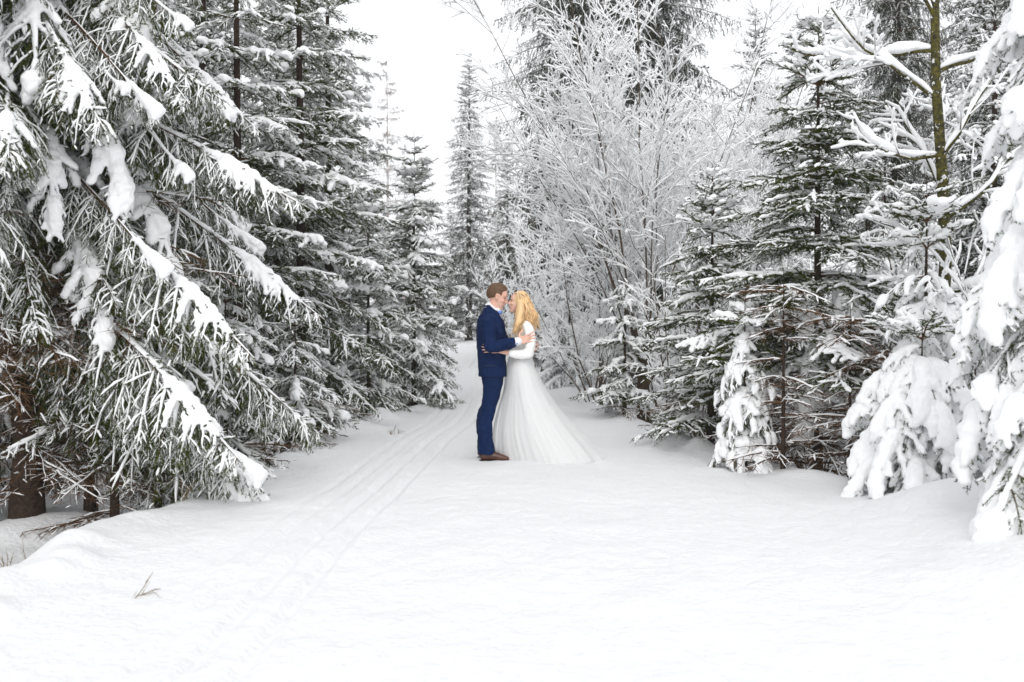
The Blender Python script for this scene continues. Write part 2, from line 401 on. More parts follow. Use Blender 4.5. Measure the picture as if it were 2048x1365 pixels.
        if len(C):
            V, F = spheres(C, rad)
            if lod: sparts.append((V, F, 0))
            else:
                V, F = remesh([(V, F, 0)], 0.0115 if load < 1.2 else 0.0135, 4)
                V = V + (np.stack([vnoise(V[:, 0] * f + V[:, 2] * 9, V[:, 1] * f + V[:, 2] * f * 0.7 + o) for f, o in ((26, 0), (29, 40), (27, 80))], -1)) * 0.010 + (np.stack([vnoise(V[:, 0] * f + V[:, 2] * 31, V[:, 1] * f + V[:, 2] * f * 0.7 + o) for f, o in ((70, 0), (79, 40), (73, 80))], -1)) * 0.006
                sparts.append((V, F, 0))
    return parts, sparts

BOUGHS = {}
def make_boughs(style, lens, n, seed0=0, **kw):
    out = []
    for L in lens:
        for k in range(n):
            dead = kw.get('dead', False)
            kk = dict(kw); gn = kk.pop('green', 0)
            if n > 1 and 0 < kw['load'] < 0.9: kk['load'] = ((0.15, 0.5, 0.85), (0.0, 0.15, 0.5))[gn][k % 3]; kk['snow'] = kw['snow'] * (0.8, 1.0, 1.1)[k % 3]
            p, s = bough_geo(L, seed=hash_(style) + int(L * 100) * 7 + k + seed0, **kk)
            out.append((L, mk_mesh('bough', p, [M_NEEDLE, M_DEAD if dead else M_TWIG], False), mk_mesh('snow_load', s, [M_SNOW], True)))
    BOUGHS[style] = out
def hash_(s): return sum(ord(c) * (i + 3) for i, c in enumerate(s))
make_boughs('up', (0.3, 0.5, 0.8), 3, pitch=38, droop=30, hang=0.05, snow=0.6, load=0.25)
make_boughs('std', (0.45, 0.75, 1.1, 1.5), 3, pitch=8, droop=34, hang=0.28, snow=0.55, load=0.38)
make_boughs('green', (0.45, 0.75, 1.1, 1.5), 3, pitch=6, droop=30, hang=0.22, snow=0.44, load=0.3, green=1)
make_boughs('low', (0.7, 1.1, 1.6), 3, pitch=-12, droop=32, hang=0.4, snow=0.6, load=0.42)
make_boughs('weep', (1.4, 2.0, 2.7), 3, pitch=-14, droop=30, hang=0.95, snow=0.92, load=0.48, width=0.38, sp=0.032, sr=0.72)
make_boughs('heavy', (0.5, 0.8, 1.2), 3, pitch=-8, droop=60, hang=0.55, snow=1.0, load=1.0, tip=0.0)
make_boughs('buried', (0.7, 1.1), 4, pitch=-4, droop=75, hang=0.7, snow=1.0, load=1.7, tip=0.0, width=0.5)
make_boughs('dead', (0.5, 0.9, 1.4), 3, pitch=6, droop=28, hang=0.25, snow=0.5, load=0.0, dead=True)

def put_bough(root, style, length, z, az, dp=0.0, base=(0, 0), label=None):
    c = BOUGHS[style]; L = min({x[0] for x in c}, key=lambda q: abs(math.log(q / length)))
    _, mf, ms = random.choice([x for x in c if x[0] == L])
    sc = min(max(length / L, 0.6), 1.5)
    o = link('bough', mf, root)
    flip = random.choice((-1, 1))
    o.matrix_local = Matrix.Translation((base[0], base[1], z)) @ Matrix.Rotation(az, 4, 'Z') @ Matrix.Rotation(-dp, 4, 'Y') @ Matrix.Diagonal((sc, sc * flip, sc, 1))
    if len(ms.vertices): link('snow_load', ms, o)
    if label: o['label'] = label
    return o

def trunk_mesh(Hh, r, lean=(0, 0), seed=0, M=None, red=0):
    g = np.random.default_rng(seed); K = 18; t = np.linspace(0, 1, K)
    x = lean[0] * t + np.cumsum(g.normal(0, 0.004, K)) * Hh * 0.12; y = lean[1] * t + np.cumsum(g.normal(0, 0.004, K)) * Hh * 0.12
    P = np.stack([x - x[0], y - y[0], -0.3 + (Hh + 0.3) * t], -1)[None]
    rr = r * ((1 - t) ** 0.9 + 0.02) * (1 + 0.45 * np.exp(-t * Hh / 0.25)); rr[-1] = 0.003
    V, F = tubes(P, rr[None], 10)
    return mk_mesh('trunk', [(V, F, 0)], [M or M_BARK]), P[0]

def spruce(x, y, Hh, Rr, label, cb=0.3, trunk_r=None, style='std', whorl=0.40, per=6, extra=5, seed=1, azs=None, dead_to=0.0, dead_n=0,
           pw=0.75, group=None, name='spruce_tree', topz=None, lowpitch=0.0, zmax=None, noaz=None):
    random.seed(seed)
    root = empty(name, (x, y, H(x, y)), label, 'spruce tree', group)
    tm, TP = trunk_mesh(Hh, trunk_r or 0.012 * Hh + 0.02, seed=seed)
    link('trunk', tm, root)
    z = cb; zs = []
    while z < Hh - 0.12:
        f = (z - cb) / (Hh - cb)
        zs.append((z, per if f < 0.93 else 4, f))
        if f < 0.85: 
            for _ in range(extra if f < 0.7 else max(extra - 2, 1)): zs.append((z + random.uniform(0.05, 0.95) * whorl, 1, f))
        z += whorl * (1 - 0.45 * f)
    for z, n, f in zs:
        if zmax and z > zmax: continue
        bx = np.interp(z, TP[:, 2], TP[:, 0]); by = np.interp(z, TP[:, 2], TP[:, 1])
        a0 = random.uniform(0, 2 * math.pi)
        for k in range(n):
            az = a0 + 2 * math.pi * k / n + random.uniform(-0.25, 0.25)
            if noaz and z < noaz[1]:
                d = (math.degrees(az) + 180) % 360 - 180
                if noaz[0][0] <= d <= noaz[0][1]: continue
            if azs:
                d = (math.degrees(az) + 360) % 360
                if not any(lo <= d <= hi for lo, hi in azs): continue
            ln = Rr * max(1 - f, 0.02) ** pw * random.uniform(0.72, 1.12) * (1 if n > 1 else random.uniform(0.5, 0.9)) + 0.10
            st = 'up' if f > 0.72 and ln < 1.1 else style
            if style == 'std' and f < 0.25 and ln > 0.6: st = 'low'
            if style == 'buried' and Hh > 4: st = 'heavy' if random.random() < 0.55 else 'buried'
            if style == 'mix': st = 'heavy' if random.random() < 0.4 else 'std'
            put_bough(root, st, ln, z, az, R(random.uniform(-9, 9) + lowpitch), (bx, by))
    for k in range(dead_n):
        z = random.uniform(0.08, dead_to)
        put_bough(root, 'dead', random.uniform(0.5, 0.95) * min(Rr, 1.4), z, random.uniform(0, 6.28), R(random.uniform(-14, 10)), (0, 0))
    # leader shoot
    return root

FRONT_L = [(150, 370)]
# ---- left side
t = spruce(-4.24, 8.67, 13.5, 3.0, 'largest spruce at the left edge with long snowy boughs sweeping down to the path', cb=1.1, trunk_r=0.12,
           style='weep', whorl=0.46, per=7, extra=8, seed=11, pw=0.45, zmax=6.6, lowpitch=-4, dead_to=1.5, dead_n=22, noaz=((-180, -38), 2.7))
for k in range(30): put_bough(t, 'dead', random.uniform(1.1, 2.0), random.uniform(1.4, 2.8), R(random.uniform(-110, 10)), R(random.uniform(-16, 6)))
for z, az, ln in ((2.4, -40, 1.2), (3.5, -35, 1.3), (4.5, -20, 1.25), (4.1, -75, 1.2), (2.9, -12, 1.3), (4.3, -60, 1.2), (2.1, -22, 1.1), (3.2, -55, 1.1)):
    put_bough(t, 'heavy', ln, z, R(az), R(-18), (0.8 * math.cos(R(az)), 0.8 * math.sin(R(az))))
spruce(-3.80, 8.95, 4.2, 1.0, 'slim young spruce right of the largest left trunk, trunk base bare', cb=1.4, trunk_r=0.06, style='std', per=4, extra=2, seed=12, dead_to=1.1, dead_n=14)
spruce(-3.42, 8.55, 2.9, 0.8, 'small spruce with frosted trunk base and dead lower twigs under the left boughs', cb=1.1, trunk_r=0.045, style='std', per=4, extra=2, seed=13, dead_to=0.9, dead_n=14)
spruce(-3.15, 8.85, 2.7, 0.8, 'thin reddish trunked young spruce under the left boughs near the path', cb=1.05, trunk_r=0.034, style='std', per=4, extra=2, seed=14, dead_to=0.8, dead_n=10)
spruce(-2.75, 9.55, 2.0, 0.85, 'short snowy spruce at the left path edge, boughs down to the bank', cb=0.3, trunk_r=0.03, style='low', per=5, extra=4, seed=15, dead_to=0.4, dead_n=8)
spruce(-3.42, 12.4, 8.6, 1.5, 'slender spruce left of the middle of the left row, its dark trunk bare between whorls', cb=0.35, trunk_r=0.085, seed=16, dead_to=0.9, dead_n=12, pw=0.7, zmax=7.0, whorl=0.56, per=5, extra=2)
spruce(-2.86, 13.6, 9.0, 1.75, 'tall open spruce in the left row with straight brown trunk, broad at the path', cb=0.3, trunk_r=0.09, seed=17, dead_to=0.8, dead_n=14, pw=0.75, zmax=7.5, whorl=0.54, per=5, extra=3)
spruce(-3.62, 15.3, 7.2, 1.6, 'spruce with dark trunk half hidden behind the two tallest left row trees', cb=0.5, trunk_r=0.10, seed=18, pw=0.6, zmax=7, whorl=0.55, per=5, extra=2)
spruce(-2.55, 11.7, 1.7, 0.9, 'low brownish young spruce crouching at the left path edge', cb=0.12, trunk_r=0.035, style='low', per=5, extra=5, seed=19, dead_to=0.7, dead_n=22)
spruce(-3.35, 18.2, 10.0, 1.75, 'tall pale spruce ending the left row against the sky', cb=0.4, trunk_r=0.11, seed=20, pw=0.62, zmax=9, whorl=0.5, per=6, extra=3)
spruce(-2.25, 15.6, 3.9, 1.05, 'young spruce with a bare leader shoot among white boughs at the left row end', cb=0.25, trunk_r=0.04, seed=21, pw=0.8)
spruce(-1.70, 17.3, 4.85, 1.25, 'young spruce with long bare leader standing alone left of the groom', cb=0.15, trunk_r=0.05, seed=22, pw=0.8, whorl=0.36, per=6, extra=6)
# ---- right side
spruce(1.72, 15.2, 2.1, 0.7, 'small snow draped spruce with dark hollow beside the brown trunk', cb=0.35, trunk_r=0.035, style='mix', seed=30, dead_to=0.7, dead_n=10)
spruce(2.30, 11.5, 3.25, 1.0, 'mid sized spruce at the right path edge, lower boughs touching the snow', cb=0.3, trunk_r=0.05, seed=31, style='green', pw=0.75, whorl=0.32, dead_to=0.7, dead_n=14)
t = spruce(3.10, 10.1, 4.85, 1.35, 'dark green spruce with clear tiers and thin top right of the couple', cb=1.25, trunk_r=0.062, seed=32, style='green', pw=0.72, whorl=0.42, per=7, extra=9, dead_to=1.35, dead_n=34)
o = put_bough(t, 'buried', 1.2, 1.55, R(-112), R(-24), label='thick white snow pad hanging on a drooping bough')
put_bough(t, 'buried', 0.9, 1.4, R(-98), R(-34)); put_bough(t, 'heavy', 0.8, 2.0, R(-120), R(-8)); put_bough(t, 'heavy', 0.9, 2.1, R(-70), R(-6))
t = spruce(2.28, 9.75, 1.75, 0.55, 'bent sapling buried in a white drape of snow between two right spruces', cb=0.35, trunk_r=0.03, style='heavy', per=6, extra=5, seed=33, pw=0.4, lowpitch=-20, name='spruce_sapling')
for k, (px, yy, hh, lab) in enumerate(((1567, 9.5, 1.9, 'dead twigged sapling with bare dark trunk standing at the right bank'), (1700, 9.2, 1.7, 'brown dead twigged sapling right of the dark green spruce'),
                                       (1780, 9.0, 1.6, 'dry sapling with rusty twigs beside the snow loaded little spruce'), (1530, 10.6, 1.5, 'thin dead sapling beside the snow draped bent sapling'))):
    x = (px - 1024) / 1991 * yy
    spruce(x, yy, hh, 0.7, lab, cb=1.2, trunk_r=0.026, seed=34 + k, per=4, extra=1, zmax=0.01, dead_to=hh * 0.95, dead_n=34, name='dead_sapling')
spruce(3.30, 8.0, 1.45, 0.85, 'small spruce bowed under big round snow cushions on the right', cb=0.45, trunk_r=0.035, style='buried', per=6, extra=3, seed=40, pw=0.45, whorl=0.26)
t = spruce(3.62, 6.05, 5.0, 1.25, 'nearest spruce at the right edge, buried in thick white snow', cb=0.35, trunk_r=0.07, style='buried', per=8, extra=6, seed=41, pw=0.42, whorl=0.32, lowpitch=-6)

# ------------------------------------------------------------------ bare broadleaved trees under snow
def deci_geo(stems, levels, seed, snow_r=0.010, S=3, rad0=0.03, up=0.35, ang=(46, 11), rmin=0.0034, K=6, jit0=0.06):
    """stems: list of (base point, direction, length); levels: list of (children per metre, length ratio)"""
    g = np.random.default_rng(seed)
    P = np.concatenate([grow(np.array([b], float), norm(np.array([d], float)), np.array([l]), 9, -0.12, 0, jit0, g) for b, d, l in stems])
    L = np.array([l for _, _, l in stems]); r = np.full(len(L), rad0) * (L / L.max())
    allP = [(P, r, L)]
    for dens, ratio in levels:
        cnt = np.maximum((L * dens).astype(int), 1); ii = np.repeat(np.arange(len(L)), cnt)
        u = g.uniform(0.22, 0.98, len(ii)); p, T = along(P[ii], u)
        rd = norm(np.cross(T, g.normal(0, 1, p.shape)))
        a = np.radians(g.normal(*ang, len(ii)))[:, None]
        D = np.cos(a) * T + np.sin(a) * rd + np.array([0, 0, up])
        L2 = np.maximum(L[ii] * ratio * (1.1 - 0.8 * u) * g.uniform(0.55, 1.25, len(ii)), 0.07)
        r = np.maximum(r[ii] * (1 - 0.75 * u) * 0.62, rmin)
        P = grow(p, D, L2, K, 0.06, 0, 0.10, g); L = L2; allP.append((P, r, L))
    wood, snow = [], []
    for lv, (P, r, L) in enumerate(allP):
        k = P.shape[1]; tt = np.linspace(0, 1, k)
        rr = r[:, None] * (1 - 0.7 * tt)[None]
        wood.append(tubes(P, rr, 6 if lv == 0 else 3))
        T = norm(P[:, -1] - P[:, 0]); flat = np.clip(1 - T[:, 2] ** 2, 0.03, 1) ** 0.6
        sr = (snow_r + 0.45 * rr) * (0.3 + 0.8 * flat)[:, None] * g.uniform(0.55, 1.35, P.shape[:2])
        sr[:, 0] *= 0.6; sr[:, -1] *= 0.6
        if lv == 0: sr *= 0.7
        snow.append(tubes(P + np.array([0, 0, 1.0]) * (0.7 * rr + 0.5 * sr)[:, :, None], sr, 4 if S == 3 else S))
    return wood, snow
def deci_tree(name, loc, wood, snow, label, cat='tree', group=None, bark=None, stem_name='trunk', data=None):
    root = empty(name, loc, label, cat, group)
    link(stem_name, mk_mesh(stem_name, [(V, F, 0) for V, F in wood[:1]], [bark or M_DECI]), root)
    link('branches', mk_mesh('branches', [(V, F, 0) for V, F in wood[1:]], [M_DECI]), root)
    link('snow_cover', mk_mesh('snow_cover', [(V, F, 0) for V, F in snow], [M_SNOW]), root)
    return root
def copy_thing(src, loc, rz, sc, label, group=None):
    r = src.copy(); COL.objects.link(r); r.location = loc; r.rotation_euler = (0, 0, rz); r.scale = (sc, sc, sc); r['label'] = label
    if group: r['group'] = group
    for ch in list(src.children):
        c = ch.copy(); COL.objects.link(c); c.parent = r
        for gch in ch.children:
            d = gch.copy(); COL.objects.link(d); d.parent = c
    return r

g = np.random.default_rng(5)
stems = [((0, 0, -0.2), (0.02, 0, 1), 1.5)]
for k in range(14):
    a = g.uniform(0, 2 * np.pi); tilt = g.uniform(0.08, 0.62)
    tilt = min(tilt, 0.36) if math.cos(a) < 0 else tilt
    stems.append(((0.05 * math.cos(a), 0.05 * math.sin(a), g.uniform(0.5, 1.3)), (math.cos(a) * tilt, math.sin(a) * tilt, 1), g.uniform(4.0, 6.9)))
wd, sn = deci_geo(stems, [(4.8, 0.42), (6.5, 0.45), (8.0, 0.5)], 21, snow_r=0.0102, rad0=0.019)
big = deci_tree('broadleaved_tree', (2.05, 15.6, H(2.05, 15.6)), wd, sn, 'large many stemmed bare tree, every twig white with snow, behind the bride', bark=M_DECI)
copy_thing(big, (3.5, 18.2, H(3.5, 18.2)), 2.0, 0.95, 'second many stemmed white tree, behind the mid sized right spruce')
# its old brown base trunk
V, F = tubes(np.array([[[0.05, -0.05, -0.3], [0.02, -0.05, 0.1], [0.0, -0.04, 0.6], [0.06, -0.03, 1.1], [0.05, -0.03, 1.35]]]), np.array([[0.14, 0.12, 0.10, 0.095, 0.06]]), 10)
link('old_trunk', mk_mesh('old_trunk', [(V, F, 0)], [M_TRUNKDECI]), big)

def shrub(seed, n, hmax, tilt, lv, snow_r=0.010, rad0=0.016):
    g = np.random.default_rng(seed); st = []
    for k in range(n):
        a = g.uniform(0, 2 * np.pi); tl = g.uniform(0.1, tilt)
        st.append(((0.12 * math.cos(a), 0.12 * math.sin(a), -0.1), (math.cos(a) * tl, math.sin(a) * tl, 1), g.uniform(0.55, 1) * hmax))
    return deci_geo(st, lv, seed, snow_r=snow_r, rad0=rad0)
wd, sn = shrub(51, 10, 3.6, 0.7, [(4.0, 0.42), (6.5, 0.45), (5, 0.5)], 0.0125)
shA = deci_tree('snowy_shrub', (1.55, 19.5, H(1.55, 19.5)), wd, sn, 'dense white frosted shrub just behind the bride', 'shrub', stem_name='stem')
copy_thing(shA, (0.6, 24.5, H(0.6, 24.5)), 2.1, 1.35, 'tall white shrub straight above the groom and bride', None)
copy_thing(shA, (1.7, 23.5, H(1.7, 23.5)), 4.0, 1.5, 'white shrub behind the bride reaching up to the dark spruces', None)
copy_thing(shA, (2.75, 18.0, H(2.75, 18.0)), 5.2, 1.1, 'white shrub behind the many stemmed tree', None)
copy_thing(shA, (2.85, 14.6, H(2.85, 14.6)), 3.3, 0.8, 'low arching white shrub in front of the many stemmed tree on its right', None)
copy_thing(shA, (1.5, 17.4, H(1.5, 17.4)), 1.4, 1.0, 'arching white shrub over the low white spruces behind the bride train', None)
wd, sn = shrub(52, 9, 3.2, 0.45, [(4.5, 0.36), (6.0, 0.45), (4, 0.5)], 0.009, 0.012)
shB = deci_tree('thin_shrub', (2.3, 12.9, H(2.3, 12.9)), wd, sn, 'upright brown stemmed thicket behind the mid sized right spruce', 'shrub', stem_name='stem')
copy_thing(shB, (3.15, 13.4, H(3.15, 13.4)), 1.2, 1.15, 'brown stemmed thicket left of the dark green spruce top')
wd, sn = shrub(53, 11, 3.4, 0.7, [(4.6, 0.42), (6.5, 0.42), (6, 0.5)], 0.0185, 0.016)
shC = deci_tree('snow_laden_shrub', (4.9, 11.2, H(4.9, 11.2)), wd, sn, 'heavily snowed shrub right behind the dark green spruce', 'shrub', stem_name='stem')
copy_thing(shC, (5.2, 12.6, H(5.2, 12.6)), 2.0, 1.25, 'snow thickened shrub deep behind the mossy trunk')
copy_thing(shC, (4.5, 9.0, H(4.5, 9.0)), 3.5, 0.85, 'low snow thickened shrub under the mossy tree')
spruce(3.58, 8.62, 3.0, 0.72, 'snow plastered young spruce standing in front of the mossy trunk', cb=0.6, trunk_r=0.04, style='heavy', per=5, extra=3, seed=44, pw=0.6, whorl=0.34)
copy_thing(shC, (3.98, 8.4, H(3.98, 8.4)), 0.9, 0.95, 'snow thickened shrub hiding the foot of the mossy trunk on its right')
copy_thing(shC, (4.0, 13.0, H(4.0, 13.0)), 4.2, 1.0, 'snow thickened shrub between the dark green spruce and the thicket')

# mossy trunk tree with thick snow on its limbs
def mossy():
    x, y = 3.86, 9.1
    root = empty('mossy_tree', (x, y, H(x, y)), 'bare tree with yellow green mossy trunk and thick snow on its limbs', 'tree')
    T = np.array([[0.0, 0, -0.3], [0.03, 0, 0.8], [0.06, 0.0, 1.7], [0.10, 0, 2.5], [0.06, 0, 3.3], [0.0, 0, 4.1], [-0.02, 0, 5.0], [0.06, 0, 6.2]])
    tr = np.array([0.075, 0.066, 0.06, 0.054, 0.048, 0.043, 0.036, 0.018])
    V, F = tubes(T[None], tr[None], 12); link('trunk', mk_mesh('trunk', [(V, F, 0)], [M_MOSS]), root)
    g = np.random.default_rng(77)
    lim = [((3.45, -1.0, -0.05, -0.1), 1.0), ((3.95, -0.8, -0.2, 0.55), 1.3), ((2.55, -0.9, -0.25, 0.1), 0.9), ((2.85, 0.9, -0.2, 0.35), 1.0), ((3.4, 0.7, -0.5, 0.6), 1.1), ((4.2, 0.9, -0.2, 0.2), 1.2), ((4.4, -0.9, 0.1, 0.2), 1.3),
           ((2.15, -0.8, -0.3, 0.15), 0.8), ((2.2, 0.8, -0.3, 0.1), 0.9), ((1.7, -0.5, -0.6, 0.3), 0.8), ((1.75, 0.7, -0.4, 0.3), 0.8), ((4.9, 0.3, -0.3, 0.8), 1.2), ((4.7, -0.5, -0.3, 0.9), 1.2), ((3.1, 0.1, 0.9, 0.4), 1.2), ((3.7, 0.3, 0.8, 0.4), 1.2)]
    stems = []
    for (z, dx, dy, dz), l in lim:
        b = np.array([np.interp(z, T[:, 2], T[:, 0]), 0, z]); stems.append((b, (dx, dy, dz), l))
    wd, sn = deci_geo(stems, [(8.0, 0.6), (7.0, 0.45), (6, 0.5)], 78, snow_r=0.0165, rad0=0.019, up=0.1, ang=(45, 14), S=5, jit0=0.17)
    V0, F0 = wd[0]
    for i, ((z, *_), l) in enumerate(lim):
        n = 9 * 6
        link('limb', mk_mesh('limb', [(V0[i * n:(i + 1) * n], F0[i * 48:(i + 1) * 48] - i * n, 0)], [M_MOSS]), root)
    link('branches', mk_mesh('branches', [(V, F, 0) for V, F in wd[1:]], [M_DECI]), root)
    V1, F1 = sn[0]
    P = V1.reshape(len(lim), 9, 5, 3); c = P.mean(2, keepdims=True); fz = np.array([0.3, 0.75, 1, 0.8, 1.1, 0.9, 1.0, 0.8, 0.6])[None, :, None, None]; P = c + (P - c) * 2.6 * fz + np.array([0, 0, 0.038]) * fz
    link('snow_cover', mk_mesh('snow_cover', [(P.reshape(-1, 3), F1, 0)] + [(V, F, 0) for V, F in sn[1:]], [M_SNOW]), root)
mossy()

# ------------------------------------------------------------------ background spruces: one crown mesh per kind, copied
LOD = {}
for st, kw in (('std', dict(pitch=5, droop=34, hang=0.4, snow=0.6, load=0.45)), ('old', dict(pitch=4, droop=42, hang=1.1, snow=0.28, load=0.2, width=0.5)),
               ('up', dict(pitch=35, droop=30, hang=0.1, snow=0.8, load=0.2)), ('white', dict(pitch=-2, droop=42, hang=0.6, snow=1.0, load=0.75))):
    LOD[st] = [(L, bough_geo(L, seed=900 + k + int(L * 50), lod=1, **kw)) for L in (0.5, 0.9, 1.4, 2.1) for k in range(2)]
def bake_spruce(Hh, Rr, style, seed, cb=0.4, whorl=0.5, per=6, extra=4, pw=0.75, irregular=0.15):
    r_ = random.Random(seed); fo, sn = [], []
    z = cb
    while z < Hh - 0.15:
        f = (z - cb) / (Hh - cb)
        a0 = r_.uniform(0, 6.28)
        for k in range(per + extra):
            whor = k < per
            zz = z if whor else z + r_.uniform(0.1, 0.9) * whorl
            if zz > Hh - 0.1: continue
            ln = (Rr * (1 - f) ** pw + 0.12) * r_.uniform(1 - 2.2 * irregular, 1 + irregular) * (1 if whor else 0.7)
            st = 'up' if f > 0.8 and ln < 1 else style
            L = min((0.5, 0.9, 1.4, 2.1), key=lambda q: abs(math.log(q / ln)))
            _, (p, s) = r_.choice([b for b in LOD[st] if b[0] == L])
            sc = ln / L; az = a0 + 6.283 * k / per + r_.uniform(-0.3, 0.3)
            Mx = np.array(Matrix.Rotation(az, 3, 'Z') @ Matrix.Rotation(R(r_.uniform(-8, 8)), 3, 'Y') @ Matrix.Diagonal((sc, sc, sc)))
            off = np.array([0, 0, zz])
            for V, F, m in p: fo.append((V @ Mx.T + off, F, m))
            for V, F, m in s: sn.append((V @ Mx.T + off, F, m))
        z += whorl * (1 - 0.4 * f)
    tm, _ = trunk_mesh(Hh, 0.011 * Hh + 0.02, seed=seed)
    return tm, mk_mesh('crown', fo, [M_NEEDLE_FAR, M_TWIG], False), mk_mesh('snow_cover', sn, [M_SNOW])
def place_baked(d, x, y, sc, rz, label, group=None):
    root = empty('spruce_tree', (x, y, H(x, y)), label, 'spruce tree', group); root.scale = (sc,) * 3; root.rotation_euler = (0, 0, rz)
    for n, m in zip(('trunk', 'crown', 'snow_cover'), d): link(n, m, root)
    return root
OLD = bake_spruce(18, 3.3, 'old', 1, cb=1.2, whorl=0.62, per=7, extra=8, pw=0.55, irregular=0.25)
MID = bake_spruce(10, 2.0, 'std', 2, cb=0.5, whorl=0.45, per=6, extra=5, pw=0.8)
SML = bake_spruce(4.2, 1.25, 'white', 3, cb=0.25, whorl=0.36, per=6, extra=3, pw=0.75)
SLIM = bake_spruce(13, 2.2, 'std', 4, cb=0.5, whorl=0.42, per=6, extra=5, pw=0.8)
place_baked(OLD, 1.75, 28.5, 1.0, 0.4, 'tall dark old spruce left of the two behind the bare white tree')
place_baked(OLD, 4.25, 30.5, 1.05, 2.4, 'tall dark old spruce right of the two behind the bare white tree')
place_baked(OLD, 3.0, 34, 1.0, 4.4, 'third dark old spruce hidden between the two tall dark ones')
place_baked(SLIM, -2.0, 46, 1.02, 1.0, 'narrow pointed far spruce above the groom head')
place_baked(MID, -0.2, 41, 0.78, 2.0, 'hazy spruce right of the narrow pointed far spruce')
place_baked(MID, 1.1, 38, 0.8, 3.0, 'hazy spruce tucked left of the tall dark old spruces')
place_baked(MID, 5.35, 22, 0.83, 5.0, 'pointed spruce in the sky gap left of the dark green spruce')
place_baked(OLD, 10.2, 26.5, 0.8, 1.5, 'dark spruce seen behind the limbs of the mossy tree')
place_baked(OLD, 13.0, 27.0, 0.8, 3.5, 'dark spruce far behind the mossy tree at the right edge')
for k, (x, y, sc, lab) in enumerate(((1.25, 21.3, 0.8, 'low white spruce with drooping boughs left of the brown trunk, behind the bride train'), (2.35, 19.6, 0.75, 'low white spruce nearest the brown trunk on its left'),
                                     (0.35, 27.5, 0.8, 'low white spruce at the far bend above the groom shoulder'), (4.3, 17.5, 0.85, 'low white spruce behind the brown thicket'),
                                     (3.4, 15.4, 0.8, 'low white spruce behind the mid sized right spruce'), (5.6, 15, 1.1, 'white spruce behind the snow laden shrubs'),
                                     (4.3, 11.9, 0.55, 'small white spruce close behind the dark green spruce'))):
    place_baked(SML, x, y, sc, k * 1.7, lab)
gl = 'spruces filling the wood behind the left row'
for k, (x, y, d, sc) in enumerate(((-6.6, 11.2, MID, 0.9), (-5.2, 13.8, MID, 1.0), (-7.6, 15.5, MID, 1.1), (-5.4, 17.5, MID, 1.05), (-9.5, 13, MID, 1.0), (-4.7, 21, MID, 1.0), (-7.0, 21, OLD, 0.7),
                                   (-5.0, 25.5, MID, 0.85), (-8.6, 27, OLD, 0.7), (-6.3, 31, MID, 0.8), (-11.5, 20, MID, 1.2), (-14, 26, MID, 1.3), (-8, 37, MID, 0.9), (-7.3, 8.6, MID, 0.8), (-9.0, 9.6, MID, 0.9))):
    place_baked(d, x, y, sc, k * 2.1, 'snowy spruce deep in the wood behind the front left trees', gl)
gr = 'spruces filling the wood behind the right row'
for k, (x, y, d, sc) in enumerate(((7.0, 14.5, MID, 0.75), (8.5, 18, MID, 0.9), (6.6, 18.5, MID, 0.6), (11.5, 21, MID, 1.0), (7.8, 28, MID, 0.7), (9.2, 12, MID, 0.8), (6.2, 10.5, SML, 1.2), (6.2, 8.2, MID, 0.5), (14, 33, MID, 1.0))):
    place_baked(d, x, y, sc, k * 1.3, 'snowy spruce deep in the wood behind the right trees', gr)
gf = 'hazy spruces closing the far end of the path'
for k, (x, y, d, sc) in enumerate(((-10, 52, MID, 0.75), (-6.0, 58, MID, 0.8), (-3.4, 55, MID, 0.75), (1.0, 55, MID, 0.9), (4, 50, MID, 1.0), (-14, 48, MID, 0.8), (8, 46, MID, 0.9), (-8.5, 66, MID, 0.85), (-1, 68, MID, 1.0))):
    place_baked(d, x, y, sc, k * 0.9, 'pale far spruce fading at the end of the path', gf)

# bare larches, far off
def larch_geo(Hh, seed):
    g = np.random.default_rng(seed)
    tm, TP = trunk_mesh(Hh, 0.10, seed=seed, M=M_LARCH)
    n = 75; z = g.uniform(0.2, 0.97, n) * Hh; f = z / Hh
    a = g.uniform(0, 6.28, n); l = (1 - f) ** 0.7 * 2.4 * g.uniform(0.35, 1.1, n) + 0.15
    P0 = np.stack([np.interp(z, TP[:, 2], TP[:, 0]), np.interp(z, TP[:, 2], TP[:, 1]), z], -1)
    P = grow(P0, np.stack([np.cos(a), np.sin(a), np.full(n, 0.25)], -1), l, 7, 0.7, 0.5, 0.05, g)
    w = [tubes(P, np.repeat(np.linspace(0.02, 0.006, 7)[None], n, 0), 3)]
    m = 26; ii = np.repeat(np.arange(n), m); u = g.uniform(0.15, 1, len(ii)); p, T = along(P[ii], u)
    D = T * 0.4 + g.normal(0, 0.5, p.shape) + [0, 0, -0.5]
    w.append(tubes(grow(p, D, g.uniform(0.1, 0.45, len(ii)) * (l[ii] / 2 + 0.3), 4, 0.4, 0, 0.08, g), np.repeat(np.linspace(0.008, 0.004, 4)[None], len(ii), 0), 3))
    return tm, mk_mesh('branches', [(V, F, 0) for V, F in w], [M_LARCH])
for k, (x, y, Hh, lab) in enumerate(((-5.6, 45, 13.2, 'bare pale larch standing tall in the sky gap left of centre'), (-5.6, 52, 10.5, 'smaller faint larch just right of the tall pale larch'), (-8.9, 58, 14.0, 'faint larch left of the tall pale larch'), (-0.9, 56, 13, 'faint larch right of the narrow pointed far spruce'))):
    root = empty('larch_tree', (x, y, H(x, y)), lab, 'larch tree'); tm, br = larch_geo(Hh, 200 + k); link('trunk', tm, root); link('branches', br, root)
